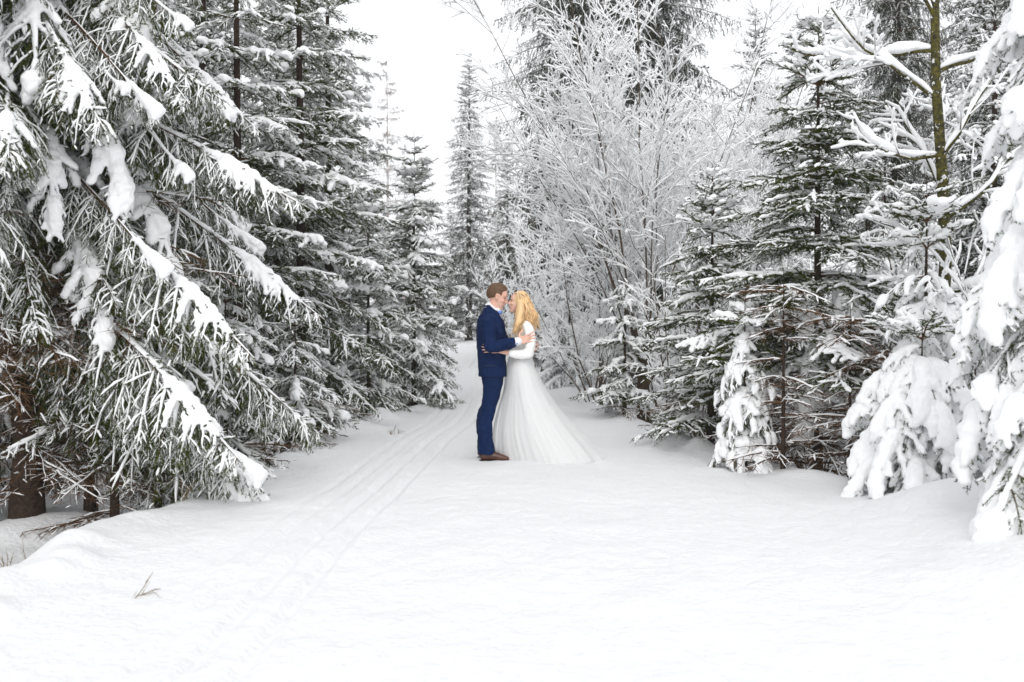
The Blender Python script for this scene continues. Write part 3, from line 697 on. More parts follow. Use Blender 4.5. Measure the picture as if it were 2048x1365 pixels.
# ------------------------------------------------------------------ the couple
def loft(rings, n=32, cap=True):
    """rings: (x, y, z, rx, ry, exponent) horizontal superellipses"""
    a = np.arange(n) * 2 * np.pi / n; V = []
    for x, y, z, rx, ry, e in rings:
        c, s = np.cos(a), np.sin(a)
        V.append(np.stack([x + rx * np.sign(c) * np.abs(c) ** (2 / e), y + ry * np.sign(s) * np.abs(s) ** (2 / e), np.full(n, z)], -1))
    K = len(rings); V = np.concatenate(V)
    j, i = np.meshgrid(np.arange(K - 1), np.arange(n), indexing='ij'); i2 = (i + 1) % n
    F = np.stack([j * n + i, j * n + i2, (j + 1) * n + i2, (j + 1) * n + i], -1).reshape(-1, 4)
    if not cap: return [(V, F, 0)]
    c0, c1 = V[:n].mean(0), V[-n:].mean(0); V = np.concatenate([V, [c0, c1]]); m = K * n; q = np.arange(n); q2 = (q + 1) % n
    T = np.concatenate([np.stack([q2, q, np.full(n, m)], -1), np.stack([(K - 1) * n + q, (K - 1) * n + q2, np.full(n, m + 1)], -1)])
    return [(V, F, 0), (V, T, 0)]
def limb_(pts, rad, flat=None, n=16, sub=6):
    """closed rounded limb through points; overlapping spheres plus tubes (fuse with remesh)"""
    pts = np.array(pts, float); rad = np.array(rad, float)
    t = np.arange(len(pts)); u = np.linspace(0, len(pts) - 1, (len(pts) - 1) * sub + 1)
    P = np.stack([np.interp(u, t, pts[:, k]) for k in range(3)], -1); r = np.interp(u, t, rad)
    V, F = tubes(P[None], r[None], n)
    N = len(P); c = np.concatenate([V, P[:1], P[-1:]]); q = np.arange(n); q2 = (q + 1) % n
    T = np.concatenate([np.stack([q2, q, np.full(n, len(V))], -1), np.stack([(N - 1) * n + q, (N - 1) * n + q2, np.full(n, len(V) + 1)], -1)])
    s = spheres(pts, rad * 0.995, ICO2)
    return [(c, F, 0), (c, T, 0), (s[0], s[1], 0)]
def join(parts):
    return parts
def weld(parts):
    """give quads and tris of one loft one vertex list (caps must be welded for the remesher): split quads"""
    out = []
    for V, F, m in parts:
        F = np.asarray(F)
        out.append((V, F, m))
    return out
def closed(parts):
    """merge consecutive (V quads),(V tris) pairs that share V into one triangle list"""
    out, i = [], 0
    while i < len(parts):
        V, F, m = parts[i]; F = np.asarray(F)
        if i + 1 < len(parts) and parts[i + 1][0] is V or (i + 1 < len(parts) and len(parts[i + 1][0]) == len(V) and np.array_equal(parts[i + 1][0], V)):
            T = np.asarray(parts[i + 1][1])
            Q = np.concatenate([F[:, [0, 1, 2]], F[:, [0, 2, 3]], T]); out.append((V, Q, m)); i += 2
        else:
            if F.shape[1] == 4: F = np.concatenate([F[:, [0, 1, 2]], F[:, [0, 2, 3]]])
            out.append((V, F, m)); i += 1
    return out
def fuse(parts, voxel, smooth=3, fac=0.5): return remesh(closed(parts), voxel, smooth, fac)
def xf(parts, M):
    M = np.array(M); return [(np.asarray(V) @ M[:3, :3].T + M[:3, 3], F, m) for V, F, m in parts]

def head_parts(fem=False):
    k = 0.93 if fem else 1.0
    P = []
    V, F = spheres([[-0.016, 0, 0.035]], np.array([[0.100, 0.076, 0.092]]), _ico(4)); P.append((V, F, 0))
    prof = [  # z, front x, back x, half width
        (-0.120, 0.060, 0.030, 0.016), (-0.114, 0.076, 0.018, 0.028), (-0.102, 0.084, 0.005, 0.036), (-0.088, 0.081, -0.004, 0.044), (-0.078, 0.078, -0.012, 0.049),
        (-0.068, 0.085, -0.02, 0.053), (-0.060, 0.083, -0.025, 0.056), (-0.052, 0.087, -0.03, 0.058), (-0.040, 0.083, -0.04, 0.062), (-0.025, 0.085, -0.05, 0.066),
        (-0.005, 0.083, -0.06, 0.068), (0.014, 0.079, -0.06, 0.068), (0.026, 0.084, -0.06, 0.068), (0.040, 0.089 if not fem else 0.085, -0.06, 0.069), (0.060, 0.086, -0.06, 0.068), (0.085, 0.074, -0.05, 0.060), (0.105, 0.050, -0.04, 0.04)]
    P += loft([((f + b) / 2, 0, z, (f - b) / 2, w, 2.3) for z, f, b, w in prof], 36)
    nose = [[0.080, 0, 0.022], [0.092, 0, 0.004], [0.104 if not fem else 0.100, 0, -0.014], [0.103 if not fem else 0.099, 0, -0.022], [0.088, 0, -0.031]]
    P += limb_(nose, [0.006, 0.008, 0.0095, 0.0105, 0.008])
    V, F = spheres([[0.090, 0.011, -0.024], [0.090, -0.011, -0.024], [0.082, 0, -0.047], [0.080, 0, -0.066], [0.076, 0, -0.104]],
                   np.array([[0.011, 0.008, 0.008], [0.011, 0.008, 0.008], [0.010, 0.022, 0.006], [0.011, 0.019, 0.006], [0.012, 0.018, 0.012]]), ICO2); P.append((V, F, 0))
    for s in (-1, 1):   # brow ridge, cheek, ear
        V, F = spheres([[0.070, s * 0.030, 0.036], [0.058, s * 0.045, -0.018]], np.array([[0.014, 0.026, 0.008], [0.020, 0.022, 0.020]]), ICO2); P.append((V, F, 0))
        E = limb_([[0.004, s * 0.070, -0.030], [-0.004, s * 0.078, -0.012], [-0.014, s * 0.083, 0.010], [-0.012, s * 0.084, 0.024], [0.002, s * 0.080, 0.027], [0.010, s * 0.074, 0.012]],
                  [0.008, 0.008, 0.0075, 0.0075, 0.0075, 0.006]); P += E
        V, F = spheres([[0.0, s * 0.074, 0.0]], np.array([[0.012, 0.008, 0.024]]), ICO2); P.append((V, F, 0))
    return xf(P, Matrix.Diagonal((k, k, k, 1)))
def hand_parts(wv, f, t, nrm, curl, spread=0.12, s=1.0, thumb=0.7):
    wv, f, t, nrm = (np.array(q, float) for q in (wv, f, t, nrm))
    f = f / np.linalg.norm(f); t = t - f * (t @ f); t /= np.linalg.norm(t); nrm = np.cross(f, t) * np.sign(np.cross(f, t) @ nrm)
    P = []; K = []
    for j, (kn, off, ln) in enumerate(((0.098, 0.030, (0.044, 0.026, 0.020)), (0.101, 0.010, (0.049, 0.030, 0.021)), (0.096, -0.010, (0.045, 0.028, 0.020)), (0.087, -0.029, (0.035, 0.021, 0.018)))):
        k = wv + f * kn * s + t * off * s
        P += limb_([wv + t * off * 0.5 * s + f * 0.005, wv + f * 0.05 * s + t * off * 0.9 * s, k], [0.017 * s, 0.0155 * s, 0.0115 * s], n=10)
        d = f * math.cos(spread * (1.5 - j) * 0.8) + t * math.sin(spread * (1.5 - j)); p = k; r = (0.0098, 0.0088, 0.0080, 0.0066) if j < 3 else (0.0086, 0.0078, 0.0070, 0.0058)
        pts = [p]; ang = 0
        for q, l in enumerate(ln):
            ang += curl[q]; dd = d * math.cos(ang) - nrm * math.sin(ang); p = p + dd * l * s; pts.append(p)
        P += limb_(pts, [x * s for x in r], n=10, sub=3)
    b = wv + f * 0.028 * s + t * 0.026 * s; d1 = f * (1 - thumb) + t * thumb - nrm * 0.25; d1 /= np.linalg.norm(d1); d2 = f * 0.75 + t * 0.5 - nrm * 0.3; d2 /= np.linalg.norm(d2)
    P += limb_([b, b + d1 * 0.045 * s, b + d1 * 0.045 * s + d2 * 0.032 * s, b + d1 * 0.045 * s + d2 * 0.056 * s], [0.0155 * s, 0.0115 * s, 0.0105 * s, 0.0075 * s], n=10, sub=3)
    return P
def wrinkle(V, amp, scale, seed=0, dirs=(1, 1, 1)):
    """cloth folds: smooth pseudo noise pushed along a rough outward direction"""
    n = vnoise(V[:, 0] * scale * dirs[0] + V[:, 1] * scale * 0.7 + seed, V[:, 2] * scale * dirs[2] + seed * 2.1)
    return n[:, None] * amp
def shell(V, F, amp, scale, seed, dirs=(1, 1, 1)):
    F3 = F[:, :3]; nr = np.zeros_like(V); fn = np.cross(V[F3[:, 1]] - V[F3[:, 0]], V[F3[:, 2]] - V[F3[:, 0]])
    for k in range(3): np.add.at(nr, F3[:, k], fn)
    return V + norm(nr) * wrinkle(V, amp, scale, seed, dirs)
CX, CY = 0.0, 10.38
CS = 1.003
CZ = H(0.0, CY) - 0.012
def person(label):
    r = empty('person', (CX, CY, CZ), label, 'person', None); r.scale = (CS,) * 3; return r
def part(name, VF, m, parent, label=None, smooth=True):
    parts = [(VF[0], VF[1], 0)] if isinstance(VF, tuple) else VF
    o = link(name, mk_mesh(name, parts, [m], smooth), parent)
    if label: o['label'] = label
    return o

def groom():
    root = person('man in navy suit with short brown hair, holding the bride')
    root['category'] = 'person'
    HM = Matrix.Translation((-0.152, 0, 1.690)) @ Matrix.Rotation(R(17), 4, 'Y') @ Matrix.Diagonal((1.06, 1.06, 1.06, 1))
    B = xf(head_parts(), HM)
    B += limb_([(-0.170, 0, 1.66), (-0.195, 0, 1.56), (-0.215, 0, 1.46)], [0.058, 0.060, 0.075])
    B += loft([(-0.20, 0, 0.86, 0.11, 0.15, 2.3), (-0.205, 0, 1.0, 0.115, 0.15, 2.3), (-0.21, 0, 1.25, 0.125, 0.165, 2.3), (-0.215, 0, 1.42, 0.11, 0.18, 2.3), (-0.215, 0, 1.48, 0.08, 0.12, 2.2)])
    E = (-0.222, -0.285, 1.180); W = (0.058, -0.262, 1.236)
    B += limb_([(-0.225, -0.17, 1.42), E, (-0.10, -0.285, 1.19), W], [0.052, 0.04, 0.036, 0.027])
    B += limb_([(-0.225, 0.17, 1.42), (-0.06, 0.27, 1.19), (0.12, 0.22, 1.16)], [0.052, 0.04, 0.028])
    for s, dx in ((-1, 0.0), (1, -0.02)):
        B += limb_([(-0.195, s * 0.085, 0.92), (-0.255 + dx, s * 0.095, 0.49), (-0.275 + dx, s * 0.10, 0.09)], [0.078, 0.052, 0.036])
        B += limb_([(-0.28 + dx, s * 0.10, 0.06), (-0.12 + dx, s * 0.11, 0.035)], [0.03, 0.025])
    B += hand_parts(W, (1, 0.02, 0.30), (-0.30, 0, 1), (0, -1, 0), (0.10, 0.16, 0.14), 0.16, 0.98, 0.8)
    B += hand_parts((0.12, 0.22, 1.16), (1, -0.3, 0.1), (0, 0, 1), (0, 1, 0), (0.2, 0.2, 0.2))
    part('body', fuse(B, 0.0042, 3), M_SKIN, root)
    # hair: cranium pushed out where hair grows
    V, F = _ico(5); C = np.array([-0.016, 0, 0.035]); U = V.copy(); Q = C + V * np.array([0.100, 0.076, 0.092])
    line = np.interp(Q[:, 0], [-0.12, -0.085, -0.045, -0.02, -0.015, 0.022, 0.026, 0.05, 0.07, 0.09], [-0.045, -0.043, -0.028, -0.008, 0.026, 0.026, 0.0, 0.062, 0.086, 0.09])
    m = smooth01((Q[:, 2] - line + 0.006 + 0.012 * vnoise(Q[:, 0] * 90, Q[:, 1] * 90)) / 0.018)
    th = (0.003 + 0.016 * smooth01((Q[:, 2] - 0.055) / 0.06) * (0.55 + 0.6 * smooth01((Q[:, 0] + 0.06) / 0.12))) * (1 + 0.5 * vnoise(Q[:, 0] * 130, Q[:, 1] * 130 + Q[:, 2] * 90))
    Q = C + U * (np.array([0.100, 0.076, 0.092]) * 1.0) + U * (m * th - (1 - m) * 0.02)[:, None]
    # back of the skull below the equator is fuller
    Q = np.array((HM @ Matrix.Identity(4)))[:3, :3] @ Q.T; Q = Q.T + np.array(HM)[:3, 3]
    part('hair', (Q, F), M_HAIRM, root)
    for s in (-1, 1):
        o = part('eyebrow', xf(limb_([(0.078, s * 0.018, 0.0385), (0.074, s * 0.034, 0.043), (0.060, s * 0.048, 0.038)], [0.0028, 0.0034, 0.002], n=8), HM), M_BROW, root)
        part('eye', xf(limb_([(0.0785, s * 0.022, 0.012), (0.078, s * 0.034, 0.0085), (0.066, s * 0.045, 0.012)], [0.0022, 0.003, 0.002], n=8), HM), M_EYE, root)
    part('lips', xf([(*spheres([[0.0855, 0, -0.0545], [0.0845, 0, -0.0645]], np.array([[0.0075, 0.020, 0.0042], [0.008, 0.017, 0.0045]]), ICO2), 0)], HM), M_LIPS, root)
    # clothes
    J = loft([(-0.200, 0, 0.870, 0.150, 0.205, 2.6), (-0.203, 0, 0.93, 0.149, 0.203, 2.6), (-0.207, 0, 1.03, 0.148, 0.192, 2.5), (-0.211, 0, 1.12, 0.150, 0.185, 2.5), (-0.212, 0, 1.22, 0.154, 0.195, 2.4), (-0.214, 0, 1.32, 0.154, 0.212, 2.4),
              (-0.219, 0, 1.40, 0.146, 0.218, 2.3), (-0.224, 0, 1.45, 0.136, 0.200, 2.2), (-0.228, 0, 1.49, 0.118, 0.165, 2.1), (-0.226, 0, 1.53, 0.095, 0.115, 2.0), (-0.224, 0, 1.56, 0.082, 0.086, 2.0), (-0.228, 0, 1.588, 0.066, 0.072, 2.0)], 48)
    J += limb_([(-0.235, -0.150, 1.455), (-0.238, -0.205, 1.41), (-0.235, -0.245, 1.30), E, (-0.16, -0.290, 1.183), W - np.array([0.045, 0, 0.01])], [0.070, 0.074, 0.068, 0.060, 0.060, 0.048], n=20)
    J += limb_([(-0.235, 0.150, 1.455), (-0.238, 0.205, 1.41), (-0.06, 0.275, 1.19), (0.07, 0.235, 1.165)], [0.070, 0.074, 0.060, 0.047], n=20)
    V, F = fuse(J, 0.0075, 4)
    V = shell(V, F, 0.016, 9, 3, (1, 1, 0.7)); V = shell(V, F, 0.007, 24, 8)
    jk = part('jacket', (V, F), M_NAVY, root)
    # jacket collar, lapel edge, vent, pocket flap, buttons on the cuff
    part('collar', limb_([(-0.140, -0.055, 1.475), (-0.178, -0.074, 1.54), (-0.235, -0.060, 1.592), (-0.275, 0, 1.598), (-0.235, 0.060, 1.592), (-0.178, 0.074, 1.54), (-0.140, 0.055, 1.475)], [0.010, 0.016, 0.019, 0.019, 0.019, 0.016, 0.010]), M_NAVY, jk)
    part('lapel', limb_([(-0.180, -0.080, 1.53), (-0.130, -0.085, 1.44), (-0.080, -0.070, 1.34), (-0.062, -0.040, 1.24)], [0.006, 0.013, 0.012, 0.006]), M_NAVY, jk)
    part('pocket_flap', limb_([(-0.27, -0.199, 0.99), (-0.16, -0.197, 0.985)], [0.006, 0.006]), M_NAVYD, jk)
    part('vent', limb_([(-0.315, -0.125, 0.872), (-0.315, -0.125, 1.04)], [0.004, 0.003]), M_NAVYD, jk)
    for k in range(3): part('button', [(*spheres([[0.0 - 0.02 * k, -0.333 + 0.0 * k, 1.205 - 0.004 * k]], np.array([[0.006, 0.003, 0.006]]), ICO2), 0)], M_NAVYD, jk)
    T = []
    for s, dx in ((-1, 0.0), (1, -0.016)):
        fy = 0.05 if s < 0 else 0
        T += loft([(-0.262 + dx, s * 0.098 - fy, 0.075, 0.088, 0.082, 2.1), (-0.264 + dx, s * 0.098 - fy * 0.9, 0.14, 0.085, 0.08, 2.1), (-0.278 + dx, s * 0.098 - fy * 0.6, 0.28, 0.078, 0.079, 2.1), (-0.281 + dx, s * 0.097 - fy * 0.35, 0.40, 0.075, 0.08, 2.1),
                   (-0.268 + dx * .8, s * 0.096, 0.47, 0.078, 0.082, 2.1), (-0.232 + dx * .6, s * 0.094, 0.58, 0.082, 0.086, 2.1), (-0.212 + dx * .4, s * 0.092, 0.68, 0.090, 0.092, 2.2), (-0.200, s * 0.09, 0.80, 0.103, 0.10, 2.2), (-0.196, s * 0.085, 0.90, 0.112, 0.10, 2.2)], 28)
    T += loft([(-0.197, 0, 0.78, 0.105, 0.13, 2.4), (-0.196, 0, 0.86, 0.117, 0.178, 2.4), (-0.198, 0, 0.98, 0.112, 0.16, 2.4)], 36)
    V, F = fuse(T, 0.007, 4)
    V = shell(V, F, 0.018, 7, 5, (1, 1, 1.6)); V = shell(V, F, 0.007, 22, 9, (1, 1, 1.5))
    tr = part('trousers', (V, F), M_NAVY, root)
    for s, dx in ((-1, 0.0), (1, -0.016)):
        o = 0.0 if s < 0 else -0.03; fy = 0.05 if s < 0 else 0
        yy = lambda v: s * v - fy
        Sh = limb_([(-0.300 + o, yy(0.10), 0.058), (-0.235 + o, yy(0.10), 0.066), (-0.165 + o, yy(0.108), 0.058), (-0.100 + o, yy(0.116), 0.042), (-0.056 + o, yy(0.12), 0.035)], [0.037, 0.045, 0.043, 0.036, 0.028], n=18)
        Sh += limb_([(-0.29 + o, yy(0.10), 0.09), (-0.24 + o, yy(0.10), 0.10)], [0.04, 0.042])
        V, F = fuse(Sh, 0.006, 3); V[:, 2] = np.maximum(V[:, 2], 0.018)
        sh = part('shoe', (V, F), M_SHOE, root)
        so = fuse([(*spheres([[-0.30 + o, yy(0.10), 0.012], [-0.23 + o, yy(0.10), 0.012], [-0.15 + o, yy(0.108), 0.011], [-0.09 + o, yy(0.118), 0.010], [-0.054 + o, yy(0.122), 0.010]], np.array([[0.040, 0.036, 0.014], [0.06, 0.038, 0.012], [0.06, 0.046, 0.010], [0.05, 0.042, 0.010], [0.034, 0.032, 0.010]]), ICO2), 0)], 0.005, 2)
        part('sole', so, M_SOLE, sh)
    st = part('shirt', fuse(limb_([(-0.168, 0, 1.545), (-0.20, 0, 1.555), (-0.225, 0, 1.585)], [0.064, 0.068, 0.064]) + loft([(-0.20, 0, 1.40, 0.10, 0.12, 2), (-0.19, 0, 1.52, 0.075, 0.075, 2), (-0.195, 0, 1.57, 0.064, 0.068, 2)], 28), 0.006, 2), M_SHIRT, root)
    part('shirt_collar', fuse(limb_([(-0.135, -0.03, 1.535), (-0.165, -0.068, 1.56), (-0.215, -0.062, 1.603), (-0.254, 0, 1.622), (-0.215, 0.062, 1.603), (-0.165, 0.068, 1.56), (-0.135, 0.03, 1.535)], [0.010, 0.013, 0.014, 0.013, 0.014, 0.013, 0.010]), 0.005, 2), M_SHIRT, st)
    cf = part('shirt_cuff', fuse(limb_([W - np.array([0.055, 0, 0.012]), W + np.array([0.006, 0, 0.002])], [0.0455, 0.043], n=20), 0.005, 2), M_SHIRT, st)
    part('cufflink', [(*spheres([[0.052, -0.306, 1.213]], np.array([[0.008, 0.005, 0.008]]), ICO2), 0)], M_LINKS, st)
    bt = limb_([(-0.126, 0, 1.525), (-0.118, -0.03, 1.532), (-0.122, -0.058, 1.535)], [0.009, 0.016, 0.021]) + limb_([(-0.126, 0, 1.525), (-0.118, 0.03, 1.532), (-0.122, 0.058, 1.535)], [0.010, 0.020, 0.026])
    part('bow_tie', fuse(bt, 0.005, 2), M_TIE, root)
    part('ring', limb_([(0.183, -0.271, 1.262), (0.187, -0.281, 1.272), (0.190, -0.272, 1.282)], [0.0035, 0.004, 0.0035], n=8), M_GOLD, root)
    return root

def bride():
    root = person('bride in long white tulle gown with wavy blonde hair, facing the man')
    HM = Matrix.Translation((0.062, 0, 1.632)) @ Matrix.Rotation(R(180), 4, 'Z') @ Matrix.Rotation(R(-8), 4, 'Y')
    B = xf(head_parts(True), HM)
    B += limb_([(0.075, 0, 1.60), (0.105, 0, 1.51), (0.125, 0, 1.41)], [0.046, 0.047, 0.06])
    B += loft([(0.10, 0, 0.93, 0.095, 0.145, 2.2), (0.10, 0, 1.08, 0.08, 0.105, 2.2), (0.105, 0, 1.25, 0.095, 0.13, 2.2), (0.125, 0, 1.38, 0.08, 0.15, 2.2), (0.125, 0, 1.43, 0.06, 0.10, 2.1)])
    E = np.array((0.172, -0.205, 1.105)); W = np.array((-0.150, -0.222, 1.143))
    B += limb_([(0.15, -0.145, 1.37), (0.185, -0.19, 1.25), E, (0.02, -0.220, 1.112), W], [0.04, 0.036, 0.032, 0.031, 0.022])
    B += limb_([(0.15, 0.145, 1.37), (0.10, 0.22, 1.16), (-0.12, 0.225, 1.25)], [0.04, 0.031, 0.022])
    for s in (-1, 1):
        B += limb_([(0.10, s * 0.075, 0.93), (0.10, s * 0.075, 0.50), (0.11, s * 0.075, 0.08)], [0.078, 0.05, 0.034])
        B += limb_([(0.11, s * 0.075, 0.05), (-0.02, s * 0.08, 0.03)], [0.026, 0.02])
    B += hand_parts(W, (-1, 0.03, 0.16), (0.1, 0.1, 1), (0, -1, 0), (0.12, 0.2, 0.2), 0.16, 0.84, 0.6)
    B += hand_parts((-0.12, 0.225, 1.25), (-1, -0.2, 0.2), (0, 0, 1), (0, 1, 0), (0.2, 0.2, 0.2), 0.1, 0.85)
    part('body', fuse(B, 0.0042, 3), M_SKIN, root)
    for s in (-1, 1):
        part('eyebrow', xf(limb_([(0.0745, s * 0.017, 0.036), (0.070, s * 0.031, 0.041), (0.057, s * 0.045, 0.036)], [0.002, 0.0026, 0.0016], n=8), HM), M_BROW, root)
        part('eye', xf(limb_([(0.0735, s * 0.020, 0.012), (0.0725, s * 0.031, 0.009), (0.061, s * 0.042, 0.013)], [0.0025, 0.0034, 0.0025], n=8), HM), M_EYE, root)
    part('lips', xf([(*spheres([[0.0800, 0, -0.0505], [0.0790, 0, -0.060]], np.array([[0.0075, 0.019, 0.0045], [0.008, 0.016, 0.005]]), ICO2), 0)], HM), M_LIPS, root)
    # bolero: torso and three quarter sleeves
    Bo = loft([(0.105, 0, 1.05, 0.098, 0.130, 2.3), (0.107, 0, 1.12, 0.102, 0.132, 2.3), (0.112, 0, 1.24, 0.115, 0.152, 2.3), (0.122, 0, 1.34, 0.110, 0.165, 2.2), (0.132, 0, 1.40, 0.092, 0.150, 2.1), (0.130, 0, 1.45, 0.066, 0.085, 2.0)], 36)
    Bo += limb_([(0.145, -0.13, 1.395), (0.168, -0.175, 1.355), (0.190, -0.205, 1.25), E + np.array([0.0, -0.002, 0.0]), (0.08, -0.217, 1.105), (0.002, -0.222, 1.118)], [0.050, 0.056, 0.054, 0.050, 0.050, 0.048], n=20)
    Bo += limb_([(0.145, 0.13, 1.395), (0.168, 0.175, 1.355), (0.10, 0.225, 1.16), (0.0, 0.23, 1.2)], [0.050, 0.056, 0.047, 0.044], n=20)
    V, F = fuse(Bo, 0.0065, 3); V = shell(V, F, 0.010, 16, 4); V = shell(V, F, 0.006, 34, 11)
    part('bolero', (V, F), M_LACE, root)
    # skirt and tulle: pleated, spreading into a train behind her
    def skirt(rows, n, amp, freq, ph, ns):
        a = np.arange(n) * 2 * np.pi / n; Vs = []
        zz = np.linspace(0, 1, ns); r = np.array(rows)
        for q in zz:
            x0, x1, ry, z = (np.interp(q, np.linspace(0, 1, len(rows)), r[:, k]) for k in range(4))
            cx = (x0 + x1) / 2; rx = (x1 - x0) / 2
            # the hem trails to +x: flank narrows towards the train
            c, s_ = np.cos(a), np.sin(a)
            fold = 1 + amp * smooth01(q * 1.3) * (1.6 * vnoise(a * freq * 0.5 + ph * 7 + q * 0.8, 0 * a + ph + q * 0.9) + 0.9 * vnoise(a * freq * 1.1 + ph * 3, 0 * a + 5 + q * 1.2)) 
            taper = 1 - 0.35 * q * np.clip(c, 0, 1) - 0.6 * q * np.clip(-c, 0, 1)
            X = cx + rx * c * (1 + (fold - 1) * 0.5); Y = ry * s_ * fold * taper
            Z = np.full(n, z) 
            if z < 0.05:
                Z = Z + 0.010 * np.sin(a * freq)
            Vs.append(np.stack([X, Y, Z], -1))
        V = np.concatenate(Vs); j, i = np.meshgrid(np.arange(ns - 1), np.arange(n), indexing='ij'); i2 = (i + 1) % n
        F = np.stack([j * n + i, (j + 1) * n + i, (j + 1) * n + i2, j * n + i2], -1).reshape(-1, 4)
        return V, F
    rows = [(0.005, 0.205, 0.125, 1.10), (-0.01, 0.215, 0.15, 1.04), (-0.03, 0.24, 0.19, 0.96), (-0.045, 0.285, 0.225, 0.87), (-0.055, 0.345, 0.255, 0.74), (-0.07, 0.42, 0.28, 0.60), (-0.085, 0.52, 0.30, 0.44),
            (-0.095, 0.62, 0.32, 0.30), (-0.10, 0.72, 0.335, 0.18), (-0.10, 0.80, 0.345, 0.09), (-0.095, 0.885, 0.35, -0.012)]
    part('skirt', skirt([(a + 0.012, b - 0.02, c - 0.014, z) for a, b, c, z in rows], 180, 0.03, 17, 0.3, 40), M_SKIRT, root)
    rows2 = [(a - 0.11 * smooth01((1.0 - z) / 0.8), b + 0.05 * smooth01((0.9 - z) / 0.9), c + 0.012, z) for a, b, c, z in rows]
    part('tulle', skirt(rows2, 220, 0.045, 23, 1.1, 44), M_TULLE, root)
    rows3 = [(a - 0.03, b + 0.09 * smooth01((0.9 - z) / 0.9), c + 0.025, z + 0.004) for a, b, c, z in rows]
    part('tulle', skirt(rows3, 200, 0.06, 13, 2.2, 44), M_TULLE, root)
    # hair
    g = np.random.default_rng(12)
    def C(p): return p
    base = fuse([(*spheres([[0.092, 0, 1.664]], np.array([[0.094, 0.084, 0.098]]), _ico(4)), 0)] +
                limb_([(0.115, 0, 1.66), (0.155, 0, 1.57), (0.160, 0, 1.46), (0.15, 0, 1.38)], [0.075, 0.072, 0.065, 0.03]) +
                limb_([(0.088, -0.066, 1.66), (0.090, -0.098, 1.55), (0.065, -0.145, 1.43), (0.02, -0.165, 1.33)], [0.034, 0.042, 0.036, 0.012]) +
                limb_([(0.088, 0.066, 1.66), (0.095, 0.095, 1.55), (0.08, 0.125, 1.43)], [0.036, 0.042, 0.03]), 0.007, 3)
    V, F = base
    # keep the face clear: pull the shell inside the skull in front of the hairline
    hx = V[:, 0] - 0.062; hz = V[:, 2] - 1.632
    hair = part('hair', (V, F), M_BLOND, root)
    n = 420; K = 18; P = np.empty((n, K, 3)); rr = np.empty((n, K)); t = np.linspace(0, 1, K)
    for i in range(n):
        side = -1 if g.random() < 0.68 else 1
        th = g.uniform(0.0, 1.0)                         # 0: hairline at the brow, 1: back of the head
        root_p = np.array([0.026 + 0.12 * th, side * (0.012 + 0.05 * g.random()), 1.742 - 0.02 * th - 0.09 * g.random() * th])
        front = th < 0.40
        if front:
            mid = np.array([0.068 + 0.10 * th + g.normal(0, 0.007), side * (0.088 + g.normal(0, 0.008)), 1.62]); low = np.array([0.058 + 0.13 * th + g.normal(0, 0.018), side * (0.120 + g.normal(0, 0.014)), 1.48])
            end = np.array([0.035 + 0.15 * th + g.normal(0, 0.03), side * (0.180 + g.normal(0, 0.016)), g.uniform(1.275, 1.40)])
        else:
            mid = np.array([0.15 + 0.075 * (th - 0.4) + g.normal(0, 0.016), side * (0.082 - 0.09 * (th - 0.4) + g.normal(0, 0.012)), 1.61]); low = np.array([0.165 + 0.115 * (th - 0.4) + g.normal(0, 0.028), side * (0.105 - 0.10 * (th - 0.4) + g.normal(0, 0.02)), 1.49])
            end = np.array([0.165 + 0.12 * (th - 0.4) + g.normal(0, 0.036), side * (0.13 - 0.10 * (th - 0.4) + g.normal(0, 0.025)), g.uniform(1.33, 1.45)])
        top = root_p + np.array([0.03, side * 0.025, 0.0]); pts = np.array([root_p, top, mid, low, end]); tt = np.array([0, 0.14, 0.42, 0.70, 1])
        c = np.stack([np.interp(t, tt, pts[:, k]) for k in range(3)], -1)
        c[1:-1] = 0.25 * c[:-2] + 0.5 * c[1:-1] + 0.25 * c[2:]; c[1:-1] = 0.25 * c[:-2] + 0.5 * c[1:-1] + 0.25 * c[2:]
        ph = g.uniform(0, 6.28); am = g.uniform(0.012, 0.026) * smooth01(t * 1.4 - 0.25)
        c[:, 0] += am * np.sin(t * g.uniform(8, 13) + ph); c[:, 1] += am * 0.7 * np.cos(t * g.uniform(11, 16) + ph)
        P[i] = c; rr[i] = (g.uniform(0.0028, 0.0062) if i % 5 else 0.0016) * (1 - 0.75 * t ** 2.5)
    part('hair_lock', tubes(P, rr, 5), M_BLOND, hair)
    part('hair_comb', limb_([(0.05, -0.086, 1.715), (0.06, -0.055, 1.755), (0.065, 0, 1.768), (0.06, 0.055, 1.755)], [0.004, 0.005, 0.005, 0.004], n=8), M_SHIRT, hair)
    return root
groom(); bride()

# ------------------------------------------------------------------ small dry twigs in the snow
def tuft(name, x, y, n, hgt, label, cat, seed, spread=0.35, lean=(0, 0)):
    g = np.random.default_rng(seed)
    D = np.stack([g.normal(lean[0], spread, n), g.normal(lean[1], spread, n), np.ones(n)], -1)
    P = grow(np.stack([g.normal(0, 0.03, n), g.normal(0, 0.03, n), np.full(n, -0.05)], -1), D, g.uniform(0.5, 1, n) * hgt, 6, 0.3, 0, 0.06, g)
    ii = np.repeat(np.arange(n), 4); p, T = along(P[ii], g.uniform(0.35, 0.95, len(ii)))
    Q = grow(p, T + g.normal(0, 0.45, p.shape), g.uniform(0.15, 0.4, len(ii)) * hgt, 4, 0.1, 0, 0.05, g)
    o = link(name, mk_mesh(name, [(*tubes(P, np.repeat(np.linspace(0.003, 0.0014, 6)[None], n, 0), 4), 0), (*tubes(Q, np.repeat(np.linspace(0.0016, 0.0008, 4)[None], len(Q), 0), 3), 0)], [M_GRASS]), None, (x, y, H(x, y)))
    return tag(o, label, cat)
def atpix(px, py, z=0.0):
    y = (CAM_H - z) * 1991 / (py - 650); return (px - 1024) / 1991 * y, y
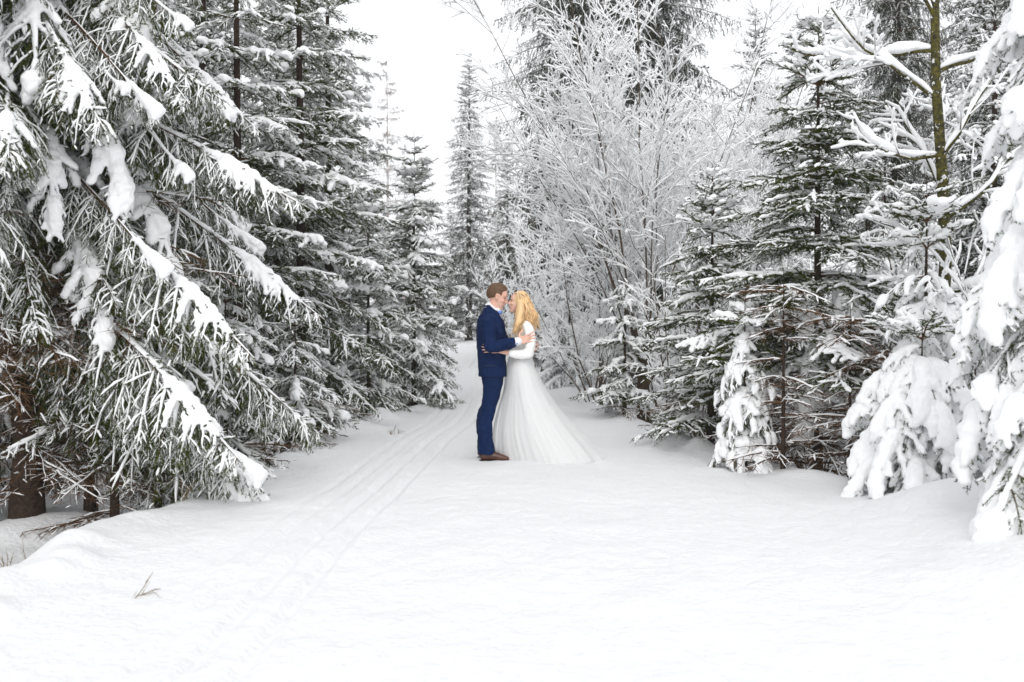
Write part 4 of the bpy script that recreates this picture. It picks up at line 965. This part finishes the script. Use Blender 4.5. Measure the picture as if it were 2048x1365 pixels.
for k, (px, py, z, n, hh, lab, ln) in enumerate(((75, 1125, -0.3, 5, 0.30, 'dry stems in the snow under the largest left spruce', (0.2, 0)), (100, 1120, -0.3, 6, 0.28, 'brown grass blades right of the dry stems at the left', (0.4, 0)), (232, 1200, -0.02, 3, 0.25, 'lone dry twig leaning right on the snow at the lower left', (1.2, 0.2)),
                                  (8, 1150, -0.2, 8, 0.2, 'dark plant tuft at the left picture edge', (0, 0)), (360, 1060, -0.2, 4, 0.3, 'dry weed at the left bank below the small spruces', (0.3, 0)), (300, 1060, -0.25, 5, 0.25, 'dry weed beside the thin reddish trunk', (0.3, 0)),
                                  (780, 870, 0.0, 6, 0.2, 'dry grass tuft at the left bank near the ski tracks', (0.5, 0)), (1265, 845, 0.0, 5, 0.3, 'dry stalks at the right bank below the brown trunk', (-0.2, 0)))):
    x, y = atpix(px, py, z); tuft('dry_twig', x, y, n, hh, lab, 'dry plant', 300 + k, 0.3, ln)

# ------------------------------------------------------------------ thin winter haze
def haze():
    x0, x1, y0, y1, z0, z1 = -100, 100, -20, 122, -3.5, 22
    V = np.array([[x0, y0, z0], [x1, y0, z0], [x1, y1, z0], [x0, y1, z0], [x0, y0, z1], [x1, y0, z1], [x1, y1, z1], [x0, y1, z1]])
    F = np.array([[0, 3, 2, 1], [4, 5, 6, 7], [0, 1, 5, 4], [1, 2, 6, 5], [2, 3, 7, 6], [3, 0, 4, 7]])
    m = bpy.data.materials.new('haze'); m.use_nodes = True; t = m.node_tree; t.nodes.clear()
    v = t.nodes.new('ShaderNodeVolumePrincipled'); v.inputs['Color'].default_value = (0.97, 0.98, 1, 1); v.inputs['Density'].default_value = HAZE_DENSITY
    v.inputs['Anisotropy'].default_value = 0.0
    o = t.nodes.new('ShaderNodeOutputMaterial'); t.links.new(v.outputs[0], o.inputs['Volume'])
    h = link('haze', mk_mesh('haze', [(V, F, 0)], [m], False)); h['kind'] = 'stuff'; h['label'] = 'thin pale winter haze between the trees'
HAZE_DENSITY = 0.0009
haze()
